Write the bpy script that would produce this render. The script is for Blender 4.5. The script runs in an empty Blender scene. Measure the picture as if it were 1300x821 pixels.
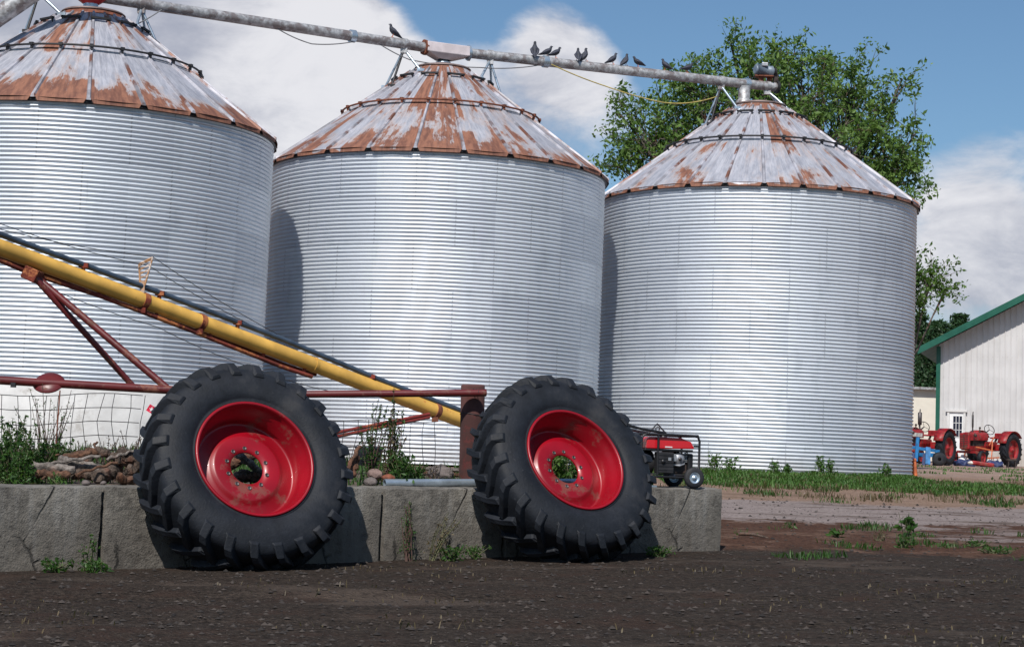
import bpy, math, random
from math import sin, cos, pi, radians, sqrt, atan2, tan
from mathutils import Vector, Matrix, noise
random.seed(7)
SC = bpy.context.scene
COL = SC.collection

# ------------------------------------------------------------------ camera
F, PPX, PPY, PIT, ROL = 2342.0, 657.0, 365.0, 0.092, 0.037
CH = 1.3                                   # camera height in the scene
cp, sp, cr, sr = cos(PIT), sin(PIT), cos(ROL), sin(ROL)

def at(px, py, y):
    """the place seen at photo position (px,py) that lies y metres ahead"""
    U_, V_ = px - PPX, PPY - py
    U = U_*cr - V_*sr; V = U_*sr + V_*cr
    d = (U/F, cp - V/F*sp, sp + V/F*cp)
    t = y/d[1]
    return Vector((d[0]*t, y, d[2]*t + CH))

def pix(p):
    x, y, z = p[0], p[1], p[2]-CH
    y2 = y*cp + z*sp; z2 = -y*sp + z*cp
    U, V = F*x/y2, F*z2/y2
    return PPX + U*cr + V*sr, PPY + U*sr - V*cr

cam = bpy.data.cameras.new('camera')
camo = bpy.data.objects.new('camera', cam); COL.objects.link(camo)
cam.sensor_width = 36; cam.lens = 36*F/1300
cam.shift_x = -(PPX-650)/1300; cam.shift_y = -(410.5-PPY)/1300
cam.clip_start = .1; cam.clip_end = 6000
camo.matrix_world = Matrix.Translation((0, 0, CH)) @ Matrix.Rotation(pi/2+PIT, 4, 'X') @ Matrix.Rotation(ROL, 4, 'Z')
SC.camera = camo

# ------------------------------------------------------------------ node helper
class S:
    def __init__(s, g, o): s.g, s.o = g, o
    def _m(s, op, *a, clamp=False):
        n = s.g.n('ShaderNodeMath'); n.operation = op; n.use_clamp = clamp
        for i, v in enumerate((s,)+a): s.g.put(n.inputs[i], v)
        return S(s.g, n.outputs[0])
    def __add__(s, o): return s._m('ADD', o)
    def __radd__(s, o): return s._m('ADD', o)
    def __sub__(s, o): return s._m('SUBTRACT', o)
    def __rsub__(s, o): return (s*-1)._m('ADD', o)
    def __mul__(s, o): return s._m('MULTIPLY', o)
    def __rmul__(s, o): return s._m('MULTIPLY', o)
    def __truediv__(s, o): return s._m('DIVIDE', o)
    def step(s, a, b):
        n = s.g.n('ShaderNodeMapRange'); n.interpolation_type = 'SMOOTHSTEP'
        s.g.put(n.inputs[0], s); s.g.put(n.inputs[1], a); s.g.put(n.inputs[2], b)
        return S(s.g, n.outputs[0])
    def abs(s): return s._m('ABSOLUTE')
    def floor(s): return s._m('FLOOR')
    def frac(s): return s._m('FRACT')
    def max(s, o): return s._m('MAXIMUM', o)
    def min(s, o): return s._m('MINIMUM', o)
    def clamp(s): return s._m('ADD', 0., clamp=True)

class G:
    def __init__(s, tree): s.t = tree
    def n(s, k): return s.t.nodes.new(k)
    def put(s, inp, v):
        if isinstance(v, S): s.t.links.new(v.o, inp)
        elif isinstance(v, bpy.types.NodeSocket): s.t.links.new(v, inp)
        elif isinstance(v, (tuple, list)) and len(v) == 3 and inp.type == 'RGBA': inp.default_value = (*v, 1)
        else: inp.default_value = v
    def coord(s, which='Object'): return s.n('ShaderNodeTexCoord').outputs[which]
    def xyz(s, v):
        n = s.n('ShaderNodeSeparateXYZ'); s.put(n.inputs[0], v)
        return [S(s, o) for o in n.outputs]
    def comb(s, x, y, z):
        n = s.n('ShaderNodeCombineXYZ')
        for i, v in enumerate((x, y, z)): s.put(n.inputs[i], v)
        return n.outputs[0]
    def scale(s, v, k):
        n = s.n('ShaderNodeVectorMath'); n.operation = 'MULTIPLY'; s.put(n.inputs[0], v)
        n.inputs[1].default_value = k if isinstance(k, tuple) else (k, k, k); return n.outputs[0]
    def noise(s, v, sc, det=4, rough=.55, dist=0.):
        n = s.n('ShaderNodeTexNoise'); s.put(n.inputs['Vector'], v)
        n.inputs['Scale'].default_value = sc; n.inputs['Detail'].default_value = det
        n.inputs['Roughness'].default_value = rough; n.inputs['Distortion'].default_value = dist
        return S(s, n.outputs[0])
    def voro(s, v, sc, feat='F1', out='Distance'):
        n = s.n('ShaderNodeTexVoronoi'); n.feature = feat; s.put(n.inputs['Vector'], v); n.inputs['Scale'].default_value = sc
        return S(s, n.outputs[out])
    def white(s, v):
        n = s.n('ShaderNodeTexWhiteNoise'); n.noise_dimensions = '1D'; s.put(n.inputs['W'], v); return S(s, n.outputs['Value'])
    def mix(s, f, a, b, mode='MIX'):
        n = s.n('ShaderNodeMix'); n.data_type = 'RGBA'; n.blend_type = mode; n.clamp_factor = True
        s.put(n.inputs[0], f); s.put(n.inputs[6], a); s.put(n.inputs[7], b); return n.outputs[2]
    def bump(s, h, st=.3, d=.01):
        n = s.n('ShaderNodeBump'); n.inputs['Strength'].default_value = st; n.inputs['Distance'].default_value = d
        s.put(n.inputs['Height'], h); return n.outputs[0]

def newmat(name):
    m = bpy.data.materials.new(name); m.use_nodes = True
    g = G(m.node_tree); b = m.node_tree.nodes['Principled BSDF']
    return m, g, b

def simple(name, c, rough=.6, metal=0., var=.25, sc=8., bump=0., coat=0., c2=None, c2amt=.5, c2sc=3.):
    m, g, b = newmat(name); co = g.coord()
    n = g.noise(co, sc, 5)
    lo = tuple(x*(1-var) for x in c); hi = tuple(min(1, x*(1+var)) for x in c)
    col = g.mix(n.step(.3, .7), lo, hi)
    if c2:
        k = g.noise(co, c2sc, 6, .65)
        col = g.mix(k.step(1-c2amt-.06, 1-c2amt+.06), col, c2)
    g.put(b.inputs['Base Color'], col)
    g.put(b.inputs['Roughness'], n*.25 + (rough-.12))
    b.inputs['Metallic'].default_value = metal
    b.inputs['Coat Weight'].default_value = coat
    if bump: g.put(b.inputs['Normal'], g.bump(g.noise(co, sc*5, 5), .6, bump))
    return m

# ------------------------------------------------------------------ mesh helper
class MB:
    def __init__(s): s.v, s.f, s.sm = [], [], []
    def add(s, vs, fs, smooth=False, M=None):
        o = len(s.v)
        s.v += [(M @ Vector(v)) if M else Vector(v) for v in vs]
        s.f += [tuple(i+o for i in f) for f in fs]; s.sm += [smooth]*len(fs); return s
    def box(s, c, d, M=None, R=None):
        x, y, z = d[0]/2, d[1]/2, d[2]/2; c = Vector(c)
        vs = [Vector((i*x, j*y, k*z)) for i in (-1, 1) for j in (-1, 1) for k in (-1, 1)]
        if R: vs = [R @ v for v in vs]
        fs = [(0, 1, 3, 2), (4, 6, 7, 5), (0, 4, 5, 1), (2, 3, 7, 6), (0, 2, 6, 4), (1, 5, 7, 3)]
        return s.add([v+c for v in vs], fs, False, M)
    def beam(s, a, b, w, h, up=Vector((0, 0, 1)), M=None):
        a, b = Vector(a), Vector(b); d = (b-a).normalized(); sd = d.cross(up).normalized(); u = sd.cross(d)
        vs = [p + sd*(i*w/2) + u*(j*h/2) for p in (a, b) for i, j in ((-1, -1), (1, -1), (1, 1), (-1, 1))]
        fs = [(0, 3, 2, 1), (4, 5, 6, 7), (0, 1, 5, 4), (1, 2, 6, 5), (2, 3, 7, 6), (3, 0, 4, 7)]
        return s.add(vs, fs, False, M)
    def tube(s, pts, r, n=10, cap=True, M=None):
        pts = [Vector(p) for p in pts]; k = len(pts)
        rs = r if isinstance(r, (list, tuple)) else [r]*k
        vs, fs = [], []; prev = None
        for i, p in enumerate(pts):
            d = (pts[min(i+1, k-1)] - pts[max(i-1, 0)]).normalized()
            if prev is None:
                a = Vector((0, 0, 1)) if abs(d.z) < .9 else Vector((1, 0, 0)); u = d.cross(a).normalized()
            else:
                u = (prev - d*prev.dot(d)).normalized()
            prev = u; w = d.cross(u)
            for j in range(n):
                t = 2*pi*j/n; vs.append(p + (u*cos(t) + w*sin(t))*rs[i])
        for i in range(k-1):
            for j in range(n):
                a, b = i*n+j, i*n+(j+1) % n
                fs.append((a, b, b+n, a+n))
        s.add(vs, fs, True, M)
        if cap:
            s.add(vs[:n], [tuple(range(n))[::-1]], False, M); s.add(vs[-n:], [tuple(range(n))], False, M)
        return s
    def lathe(s, prof, n=32, M=None, smooth=True, a0=0., closed=False):
        """prof: (radius, height) about local z"""
        vs, fs = [], []; k = len(prof)
        for (r, h) in prof:
            for j in range(n):
                t = a0 + 2*pi*j/n; vs.append((r*cos(t), r*sin(t), h))
        for i in range(k-1 if not closed else k):
            i2 = (i+1) % k
            for j in range(n):
                a, b = i*n+j, i*n+(j+1) % n; c, d = i2*n+(j+1) % n, i2*n+j
                fs.append((a, b, c, d))
        return s.add(vs, fs, smooth, M)
    def ball(s, c, r, n=12, m=8, M=None):
        rx, ry, rz = r if isinstance(r, (tuple, list)) else (r, r, r)
        vs = [(c[0]+rx*sin(pi*i/m)*cos(2*pi*j/n), c[1]+ry*sin(pi*i/m)*sin(2*pi*j/n), c[2]+rz*cos(pi*i/m)) for i in range(m+1) for j in range(n)]
        fs = [(i*n+j, (i+1)*n+j, (i+1)*n+(j+1) % n, i*n+(j+1) % n) for i in range(m) for j in range(n)]
        return s.add(vs, fs, True, M)
    def disc(s, c, r, nrm=(0, 0, 1), n=24, M=None):
        q = Vector(nrm).to_track_quat('Z', 'Y')
        return s.add([Vector(c) + q @ Vector((r*cos(2*pi*j/n), r*sin(2*pi*j/n), 0)) for j in range(n)], [tuple(range(n))], False, M)

ORG = {}
def tag(o, label=None, cat=None, group=None, kind=None):
    for k, v in (('label', label), ('category', cat), ('group', group), ('kind', kind)):
        if v: o[k] = v
    return o
def thing(name, loc=(0, 0, 0), label=None, cat=None, group=None):
    o = bpy.data.objects.new(name, None); COL.objects.link(o); o.location = loc; o.empty_display_size = .2
    ORG[o] = Vector(loc); return tag(o, label, cat, group)
def part(name, mb, mat, parent=None, org=None, bevel=0):
    O = ORG[parent] if parent is not None else Vector(org or (0, 0, 0))
    me = bpy.data.meshes.new(name); me.from_pydata([v - O for v in mb.v], [], mb.f)
    me.polygons.foreach_set('use_smooth', mb.sm); me.update()
    o = bpy.data.objects.new(name, me); COL.objects.link(o); me.materials.append(mat)
    if parent is not None: o.parent = parent
    else: o.location = O
    ORG[o] = O
    if bevel:
        b = o.modifiers.new('bevel', 'BEVEL'); b.width = bevel; b.segments = 2; b.limit_method = 'ANGLE'; b.angle_limit = radians(40)
    return o
def copy_tree(o, parent=None):
    c = o.copy(); COL.objects.link(c)
    if parent: c.parent = parent
    for ch in list(o.children): copy_tree(ch, c)
    return c

# ------------------------------------------------------------------ materials
M = {}
def bin_wall_mat(name, zs, ring, off, nsheet, pitch):
    m, g, b = newmat(name); co = g.coord(); x, y, z = g.xyz(co)
    ang = S(g, g.n('ShaderNodeMath').outputs[0]); nd = ang.o.node; nd.operation = 'ARCTAN2'; g.put(nd.inputs[0], y); g.put(nd.inputs[1], x)
    rg = (z - zs)/ring; ri = rg.floor(); rf = rg.frac()
    st = 2*pi/nsheet
    af = ((ang + off)/st + ri*.5 + 40.).frac()
    sid = ((ang + off)/st + ri*.5 + 40.).floor() + ri*37.
    tone = g.white(sid)
    vline = (af - .5).abs().step(.4995, .5) if False else (0.012 - (af - .5).abs().min(.012)) / .012
    hline = (0.018 - rf.min(.018))/.018
    bolts = ((z/pitch).frac() - .5).abs().step(.2, .3)
    n1 = g.noise(g.comb(ang*6., z*.8, 0.), 1.6, 6, .6)
    n2 = g.noise(g.comb(ang*40., z*1.2, 3.), 1.0, 5, .7)
    n3 = g.noise(co, 38., 4)
    col = g.mix(tone, (.58, .615, .67), (.68, .715, .765))
    col = g.mix(n1.step(.5, .78)*.5, col, (.46, .50, .55))
    col = g.mix(n2.step(.58, .8)*.5, col, (.34, .35, .37))
    rs_ = g.noise(g.comb(ang*90., z*.6, 9.), 1., 3, .6).step(.66, .8)*rf.step(.55, 1.)
    col = g.mix(rs_*.35, col, (.26, .22, .19))
    col = g.mix(((vline*bolts)*.55).clamp(), col, (.12, .13, .15))
    col = g.mix((hline*.55).clamp(), col, (.15, .16, .19))
    base = (z*-1. + (g.noise(co, 3., 4)*.5)).step(-.28, .12)
    col = g.mix(base*.35, col, (.33, .30, .27))
    g.put(b.inputs['Base Color'], col)
    b.inputs['Metallic'].default_value = .5
    g.put(b.inputs['Roughness'], (n3*.10 + n1*.04) + .46)
    g.put(b.inputs['Normal'], g.bump(g.noise(g.comb(ang*5., z*2., 0.), 1.5, 2), .12, .02))
    return m

def roof_mat(name, npan, off, edge, mid, top, bias):
    """galvanised roof sheets rusting panel by panel: edge/mid/top say where along the slope it rusts most"""
    m, g, b = newmat(name); co = g.coord(); x, y, z = g.xyz(co)
    ang = S(g, g.n('ShaderNodeMath').outputs[0]); nd = ang.o.node; nd.operation = 'ARCTAN2'; g.put(nd.inputs[0], y); g.put(nd.inputs[1], x)
    r = (x*x + y*y)._m('SQRT')
    pf = (ang + off)/(2*pi/npan) + 100.; pi_ = pf.floor()
    rnd = g.white(pi_); rnd2 = g.white(pi_ + 51.3)
    # streak coordinates run down the slope
    n1 = g.noise(g.comb(ang*5.*1., r*1.1, pi_*3.1), 1.3, 7, .62, .3)
    n2 = g.noise(g.comb(ang*60., r*.9, pi_), 1.0, 4, .7)
    n3 = g.noise(g.comb(ang*22., r*2.4, pi_*1.7), 1.4, 6, .68)
    n4 = g.noise(g.comb(ang*130., r*.7, pi_), 1.0, 3, .6)
    up = r.step(1.9, 1.7)                         # upper tier of sheets
    e = r.step(2.25, 3.0); t = r.step(1.0, .55); md = (r - 1.9).abs().step(.5, .05)
    v = r.step(3.055, 3.075)*.5 + n1*1.25 + n2*.16 + n3*.26 + e*edge + t*top + md*mid + (rnd - .5)*.30 + (rnd2 - .5)*up*.45 + bias
    n5 = g.noise(g.comb(ang*70., r*3., pi_), 1.6, 5, .7)
    v = v + (n5 - .5)*.22 + (n4 - .5)*.14
    rust = v.step(.90, .98)
    rustl = v.step(.74, .98)
    base = g.mix(n3.step(.3, .7), (.33, .34, .39), (.56, .56, .61))
    base = g.mix(n2.step(.5, .8)*.5, base, (.30, .28, .31))
    base = g.mix(n4.step(.58, .72)*.55, base, (.74, .73, .74))
    base = g.mix(n4.step(.42, .30)*.5, base, (.22, .20, .21))
    base = g.mix(rustl*.6, base, (.33, .235, .195))
    rc = g.mix(n3.step(.35, .65), (.125, .050, .034), (.26, .112, .068))
    rc = g.mix(n4.step(.58, .75)*.45, rc, (.36, .19, .125))
    rc = g.mix(n4.step(.42, .28)*.5, rc, (.09, .03, .02))
    g.put(b.inputs['Base Color'], g.mix(rust, base, rc))
    g.put(b.inputs['Metallic'], (rust*-.35)+.35)
    g.put(b.inputs['Roughness'], rustl*.3 + .45)
    g.put(b.inputs['Normal'], g.bump(n3*.4 + n1, .2, .010))
    return m

def paint_rust(name, c, rustamt=.38, rough=.4, sc=5., rc=(.18, .05, .02), coat=.0):
    m, g, b = newmat(name); co = g.coord()
    n = g.noise(co, sc, 8, .72); n2 = g.noise(co, sc*.4, 3)
    lo = tuple(x*.72 for x in c)
    base = g.mix(n2.step(.35, .65), c, lo)
    k = (n + n2*.3).step(1.15-rustamt-.05, 1.15-rustamt+.05)
    g.put(b.inputs['Base Color'], g.mix(k, base, g.mix(n2.step(.4, .6), rc, tuple(x*2. for x in rc))))
    g.put(b.inputs['Roughness'], k*.35 + rough)
    b.inputs['Coat Weight'].default_value = coat
    g.put(b.inputs['Normal'], g.bump(k*.6 + n*.5, .25, .004))
    return m

def concrete_mat():
    m, g, b = newmat('weathered_concrete'); co = g.coord()
    n1 = g.noise(co, 1.6, 6, .6); n2 = g.noise(co, 13., 7, .7); n3 = g.noise(co, 70., 3)
    x, y, z = g.xyz(co)
    stv = g.noise(g.comb(x*3., y*3., z*.35), 2.2, 5, .6)
    col = g.mix(n1.step(.35, .65), (.115, .105, .092), (.185, .170, .148))
    col = g.mix(n2.step(.45, .75)*.6, col, (.23, .21, .185))
    col = g.mix(n2.step(.5, .28)*.7, col, (.038, .034, .030))
    col = g.mix(stv.step(.52, .7)*.65, col, (.23, .22, .205))
    pit = g.voro(co, 26.).step(.13, .06)*g.noise(co, 5., 2).step(.48, .60)
    col = g.mix(pit*.8, col, (.03, .027, .024))
    spl = ((z*-1. + n2*.35 + 0.)).step(-.42, -.05)
    col = g.mix(spl*.45, col, (.055, .043, .034))
    cr_ = (g.voro(g.comb(x + n2*.12, y, z + n2*.12), 1.1, 'DISTANCE_TO_EDGE')).step(.012, .002)*g.noise(co, .9, 1).step(.5, .56)
    col = g.mix(cr_*.85, col, (.02, .018, .016))
    g.put(b.inputs['Base Color'], col)
    b.inputs['Roughness'].default_value = .92
    g.put(b.inputs['Normal'], g.bump(n2 + n3*.35 - cr_*1.2 - pit*.6, .9, .025))
    return m

def ground_mat():
    m, g, b = newmat('yard_ground'); co = g.coord(); x, y, z = g.xyz(co)
    nb = g.noise(co, .55, 5, .6); nm = g.noise(co, 2.2, 6, .65); nf = g.noise(co, 22., 5, .7); ns = g.noise(co, 90., 3)
    vo = g.voro(co, 42.)
    st = g.noise(g.comb(x*.25, y*1.4, 0.), 1.6, 6, .65)
    yy = y + (nb - .5)*2.4 + (nm - .5)*1.6 + (x - 3.)*-.06
    gravel = g.mix(nf.step(.35, .7), (.018, .0135, .0105), (.064, .049, .039))
    gravel = g.mix(vo.step(.28, .08)*.6, gravel, (.075, .065, .06))
    gravel = g.mix(nm.step(.48, .66)*.7, gravel, (.046, .028, .021))
    soil = g.mix(nf.step(.3, .7), (.035, .017, .011), (.12, .062, .042))
    soil = g.mix(nm.step(.5, .7)*.8, soil, (.19, .12, .088))
    pave = g.mix(nf.step(.3, .7), (.19, .155, .145), (.33, .275, .26))
    pave = g.mix(st.step(.52, .62)*.8, pave, (.09, .062, .05))
    dirt = g.mix(nf.step(.3, .7), (.19, .125, .09), (.31, .215, .165))
    dirt = g.mix(st.step(.5, .68)*.6, dirt, (.11, .075, .055))
    far = g.mix(nm.step(.35, .7), (.28, .185, .145), (.40, .29, .235))
    far = g.mix(st.step(.5, .6)*.6, far, (.20, .18, .17))
    col = g.mix(yy.step(17.5, 18.5), gravel, soil)
    col = g.mix(yy.step(21.5, 21.9)*nf.step(.2, .45), col, pave)
    pat = g.noise(g.comb(x*.35, y*1.1, 5.), 1.3, 5, .6)
    col = g.mix((pat.step(.52, .58)*yy.step(18.6, 19.4)*x.step(3.5, 5.))*.75, col, pave)
    gp = g.noise(g.comb(x*.8, y*1.5, 8.), .7, 6, .65)
    col = g.mix((gp.step(.55, .68)*(1. - yy.step(18., 19.)))*.55, col, (.105, .080, .064))
    col = g.mix(yy.step(24.6, 25.0), col, dirt)
    col = g.mix(y.step(33., 40.), col, far)
    grs = (g.noise(co, .09, 4)).step(.45, .55)*y.step(95., 130.)
    col = g.mix(grs, col, (.05, .09, .025))
    g.put(b.inputs['Base Color'], col); b.inputs['Roughness'].default_value = .97; b.inputs['Specular IOR Level'].default_value = .12
    g.put(b.inputs['Normal'], g.bump(nf + vo*-.7 + ns*.4 + nm, .9, .03))
    return m

def leaf_mat(name, c1, c2, trans=.35):
    m, g, b = newmat(name); co = g.coord()
    geo = g.n('ShaderNodeNewGeometry')
    rn = S(g, geo.outputs['Random Per Island'])
    n = g.noise(co, 1.2, 3)
    col = g.mix((rn*.7 + n*.5 - .1).clamp(), c1, c2)
    g.put(b.inputs['Base Color'], col); b.inputs['Roughness'].default_value = .5
    b.inputs['Specular IOR Level'].default_value = .35
    tr = g.n('ShaderNodeBsdfTranslucent'); g.put(tr.inputs[0], g.mix(.5, col, (.16, .28, .03)))
    mx = g.n('ShaderNodeMixShader'); mx.inputs[0].default_value = trans
    out = m.node_tree.nodes['Material Output']
    m.node_tree.links.new(b.outputs[0], mx.inputs[1]); m.node_tree.links.new(tr.outputs[0], mx.inputs[2])
    m.node_tree.links.new(mx.outputs[0], out.inputs[0]); return m

def wood_mat(name, c1, c2, sx=1.):
    m, g, b = newmat(name); co = g.coord(); x, y, z = g.xyz(co)
    n = g.noise(g.comb(x*8., y*8., z*8.), 2.5, 7, .75, .6); n2 = g.noise(co, 3.5, 3)
    col = g.mix(n.step(.35, .66), c1, c2); col = g.mix(n2.step(.55, .7)*.6, col, (.20, .075, .04))
    g.put(b.inputs['Base Color'], col); b.inputs['Roughness'].default_value = .9
    g.put(b.inputs['Normal'], g.bump(n, .9, .02)); return m

def rubber_mat():
    m, g, b = newmat('worn_rubber'); co = g.coord()
    n = g.noise(co, 4., 7, .7); n2 = g.noise(co, 45., 4, .6); n3 = g.noise(co, 1.5, 3)
    col = g.mix(n.step(.35, .7), (.005, .0065, .010), (.012, .015, .022))
    col = g.mix(n3.step(.5, .72)*.55, col, (.026, .031, .042))
    col = g.mix(n2.step(.64, .78)*.35, col, (.10, .10, .11))
    dust = (n3 + n*.5).step(.78, .98)
    col = g.mix(dust*.4, col, (.060, .053, .046))
    g.put(b.inputs['Base Color'], col); g.put(b.inputs['Roughness'], n*.3 + .52); b.inputs['Specular IOR Level'].default_value = .35
    g.put(b.inputs['Normal'], g.bump(n2 + n, .35, .008)); return m

def ribbed_white():
    m, g, b = newmat('white_siding'); co = g.coord(); x, y, z = g.xyz(co)
    n = g.noise(co, 1.2, 5); st = g.noise(g.comb(x*6., y*6., z*.3), 1.2, 4, .6); sp_ = g.noise(co, 3.5, 6, .7)
    col = g.mix(n.step(.35, .65), (.58, .57, .57), (.51, .50, .50))
    col = g.mix(st.step(.52, .72)*.35, col, (.42, .39, .35))
    col = g.mix(((z*-1. + sp_*1.1).step(-.6, .4))*.55, col, (.34, .27, .20))
    scr = ((z/.9).frac() - .5).abs().step(.485, .495)*((x/.2).frac() - .5).abs().step(.38, .45)
    col = g.mix(scr*.5, col, (.25, .24, .24))
    g.put(b.inputs['Base Color'], col); b.inputs['Roughness'].default_value = .5
    return m

M['conc'] = concrete_mat(); M['ground'] = ground_mat()
M['rubber'] = rubber_mat()
M['red_rim'] = paint_rust('red_rim_paint', (.30, .0012, .010), .36, .38, 4.5, (.085, .018, .014), .1)
M['bolt'] = simple('dark_bolt_steel', (.10, .09, .09), .5, .7)
M['rust'] = simple('brown_rust', (.17, .055, .03), .8, .1, .45, 12., .006)
M['maroon'] = paint_rust('maroon_pipe_paint', (.125, .016, .017), .42, .38, 7., (.10, .035, .022))
M['orange_rust'] = paint_rust('orange_rusty_steel', (.42, .14, .045), .55, .7, 6., (.10, .018, .012))
M['yellow'] = paint_rust('yellow_auger_paint', (.82, .47, .10), .32, .42, 6.5, (.24, .07, .015))
M['bluegrey'] = simple('blue_grey_shaft_paint', (.050, .072, .105), .45, .1, .3, 6.)
M['galv'] = simple('galvanised_pipe', (.40, .40, .41), .5, .4, .3, 14., .003, c2=(.22, .19, .19), c2amt=.46, c2sc=5.)
M['galv_clean'] = simple('bright_galvanised_steel', (.42, .50, .58), .35, .7, .15, 5.)
M['rusty_post'] = paint_rust('rusty_red_post', (.10, .018, .016), .60, .75, 6., (.055, .022, .02))
M['dark'] = simple('dark_steel', (.028, .027, .03), .55, .3, .3, 9.)
M['black'] = simple('black_plastic', (.012, .012, .014), .45, 0, .25, 9.)
M['red_plastic'] = simple('red_tank_paint', (.55, .01, .02), .35, 0, .08, 4., coat=.4)
M['rib'] = simple('weathered_roof_rib', (.33, .325, .36), .55, .25, .45, 3., c2=(.17, .07, .045), c2amt=.44, c2sc=1.7)
M['wire'] = simple('dull_fence_wire', (.045, .042, .045), .6, .5, .3, 9.)
M['cable'] = simple('grey_cable', (.16, .16, .17), .6)
M['cable_y'] = simple('yellow_cable', (.42, .33, .10), .6)
M['log'] = wood_mat('split_log_bark', (.025, .017, .012), (.14, .10, .078))
M['log2'] = wood_mat('pale_weathered_wood', (.07, .057, .05), (.27, .235, .21))
M['log3'] = wood_mat('rotten_red_wood', (.04, .019, .011), (.17, .085, .05))
M['bark'] = wood_mat('tree_bark', (.05, .042, .036), (.15, .125, .105))
M['leaf'] = leaf_mat('broad_leaf', (.032, .085, .020), (.18, .29, .06))
M['leaf_dark'] = leaf_mat('evergreen_needles', (.012, .036, .014), (.036, .085, .028), .15)
M['leaf_light'] = leaf_mat('light_leaf', (.04, .10, .02), (.12, .22, .035))
M['weed'] = leaf_mat('weed_leaf', (.014, .045, .012), (.06, .14, .024))
M['grass'] = leaf_mat('grass_blade', (.028, .085, .016), (.09, .18, .035), .3)
M['dry'] = leaf_mat('dry_weed', (.06, .045, .022), (.15, .11, .06), .2)
M['stem'] = simple('weed_stem', (.10, .10, .05), .8)
M['stemr'] = simple('brown_weed_stem', (.09, .05, .04), .8)
M['white_wall'] = simple('white_painted_base', (.58, .57, .56), .85, 0, .10, 3., .01, c2=(.42, .40, .38), c2amt=.36, c2sc=2.)
M['siding'] = ribbed_white()
M['green_trim'] = simple('green_barn_trim', (.008, .085, .055), .4, 0, .15, 2.)
M['white_paint'] = simple('white_paint', (.72, .72, .72), .5, 0, .06)
M['cream'] = simple('cream_wall', (.68, .64, .56), .7, 0, .05, 2.)
M['glass'] = simple('dark_window_glass', (.02, .024, .04), .15, 0, .1)
M['tractor_red'] = simple('faded_tractor_red', (.26, .008, .011), .5, 0, .35, 7., c2=(.20, .065, .045), c2amt=.42, c2sc=5.)
M['tractor_white'] = simple('tractor_white', (.68, .66, .60), .5)
M['grease'] = simple('greasy_iron', (.05, .035, .03), .6, .2, .5, 8.)
M['orange'] = simple('orange_iron', (.55, .14, .05), .6, 0, .3, 9.)
M['blue'] = simple('blue_implement_paint', (.015, .14, .34), .5, 0, .4, 6.)
M['navy'] = simple('dark_blue_part', (.018, .03, .10), .6)
M['grey_al'] = simple('cast_aluminium', (.42, .42, .44), .4, .6, .15, 20.)
M['pigeon'] = simple('slate_pigeon_feathers', (.030, .034, .05), .7, 0, .5, 30.)
M['pigeon_wing'] = simple('pigeon_wing_feathers', (.035, .038, .058), .7, 0, .4, 40.)
M['rock'] = simple('field_stone', (.12, .10, .095), .9, 0, .4, 7., .02)
M['pinkrock'] = simple('pink_stone', (.19, .13, .115), .9, 0, .35, 7., .02)

# ------------------------------------------------------------------ world and sun
SUN_EL, SUN_AZ = radians(49), radians(-13)       # the sun stands behind the camera, a little to its left
sun_dir = Vector((sin(SUN_AZ)*cos(SUN_EL), -cos(SUN_AZ)*cos(SUN_EL), sin(SUN_EL)))
w = bpy.data.worlds.new('World'); SC.world = w; w.use_nodes = True
g = G(w.node_tree); bg = w.node_tree.nodes['Background']
sky = g.n('ShaderNodeTexSky'); sky.sky_type = 'NISHITA'; sky.sun_disc = False
sky.sun_elevation = SUN_EL; sky.sun_rotation = radians(180) - SUN_AZ; sky.air_density = 1.0; sky.dust_density = .6; sky.ozone_density = 1.6
d = g.coord('Generated')
nrm = g.n('ShaderNodeVectorMath'); nrm.operation = 'NORMALIZE'; g.put(nrm.inputs[0], d); dv = nrm.outputs[0]
n1 = g.noise(g.scale(dv, (1., 1., 1.9)), 5.5, 9, .58, .25)
n2 = g.noise(g.scale(dv, (1., 1., 1.8)), 17., 8, .6, .4)
def blob(px, py, rad, k):
    c = (at(px, py, 100) - Vector((0, 0, CH))).normalized()
    n = g.n('ShaderNodeVectorMath'); n.operation = 'DISTANCE'; g.put(n.inputs[0], dv); n.inputs[1].default_value = c
    return S(g, n.outputs['Value']).step(rad, rad*.15)*k
bl = blob(150, 60, .22, .42) + blob(400, 110, .10, .26) + blob(650, 150, .085, .20) + blob(735, 60, .045, .20) + blob(1300, 240, .10, .20) + blob(1220, 210, .06, .12) \
   + blob(1230, 340, .08, .2) + blob(1150, -30, .17, -.30) + blob(560, -20, .055, -.22) + blob(800, 10, .06, -.12) + blob(1000, 60, .10, -.2)
cv = n1*.9 + n2*.24 + bl
mask = cv.step(.60, .80)
shade = (n2*.6 + n1*.6 + blob(110, 60, .17, -.10) + blob(1290, 345, .05, -.10) + blob(430, 120, .09, .10)+ blob(1290, 250, .08, .06)).step(.42, .74)
ccol = g.mix(shade, (4.1, 4.3, 5.2), (8.9, 8.8, 9.1))
skyc = g.mix(1., sky.outputs[0], (.72, .89, 1.0), 'MULTIPLY')
g.put(bg.inputs[0], g.mix(mask*.93, skyc, ccol)); bg.inputs[1].default_value = .1
sl = bpy.data.lights.new('sun', 'SUN'); sl.energy = 5.0; sl.angle = radians(.6); sl.color = (1., .955, .89)
so = bpy.data.objects.new('sun', sl); COL.objects.link(so); so.rotation_euler = sun_dir.to_track_quat('Z', 'Y').to_euler(); so.location = (0, 0, 30)

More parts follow.
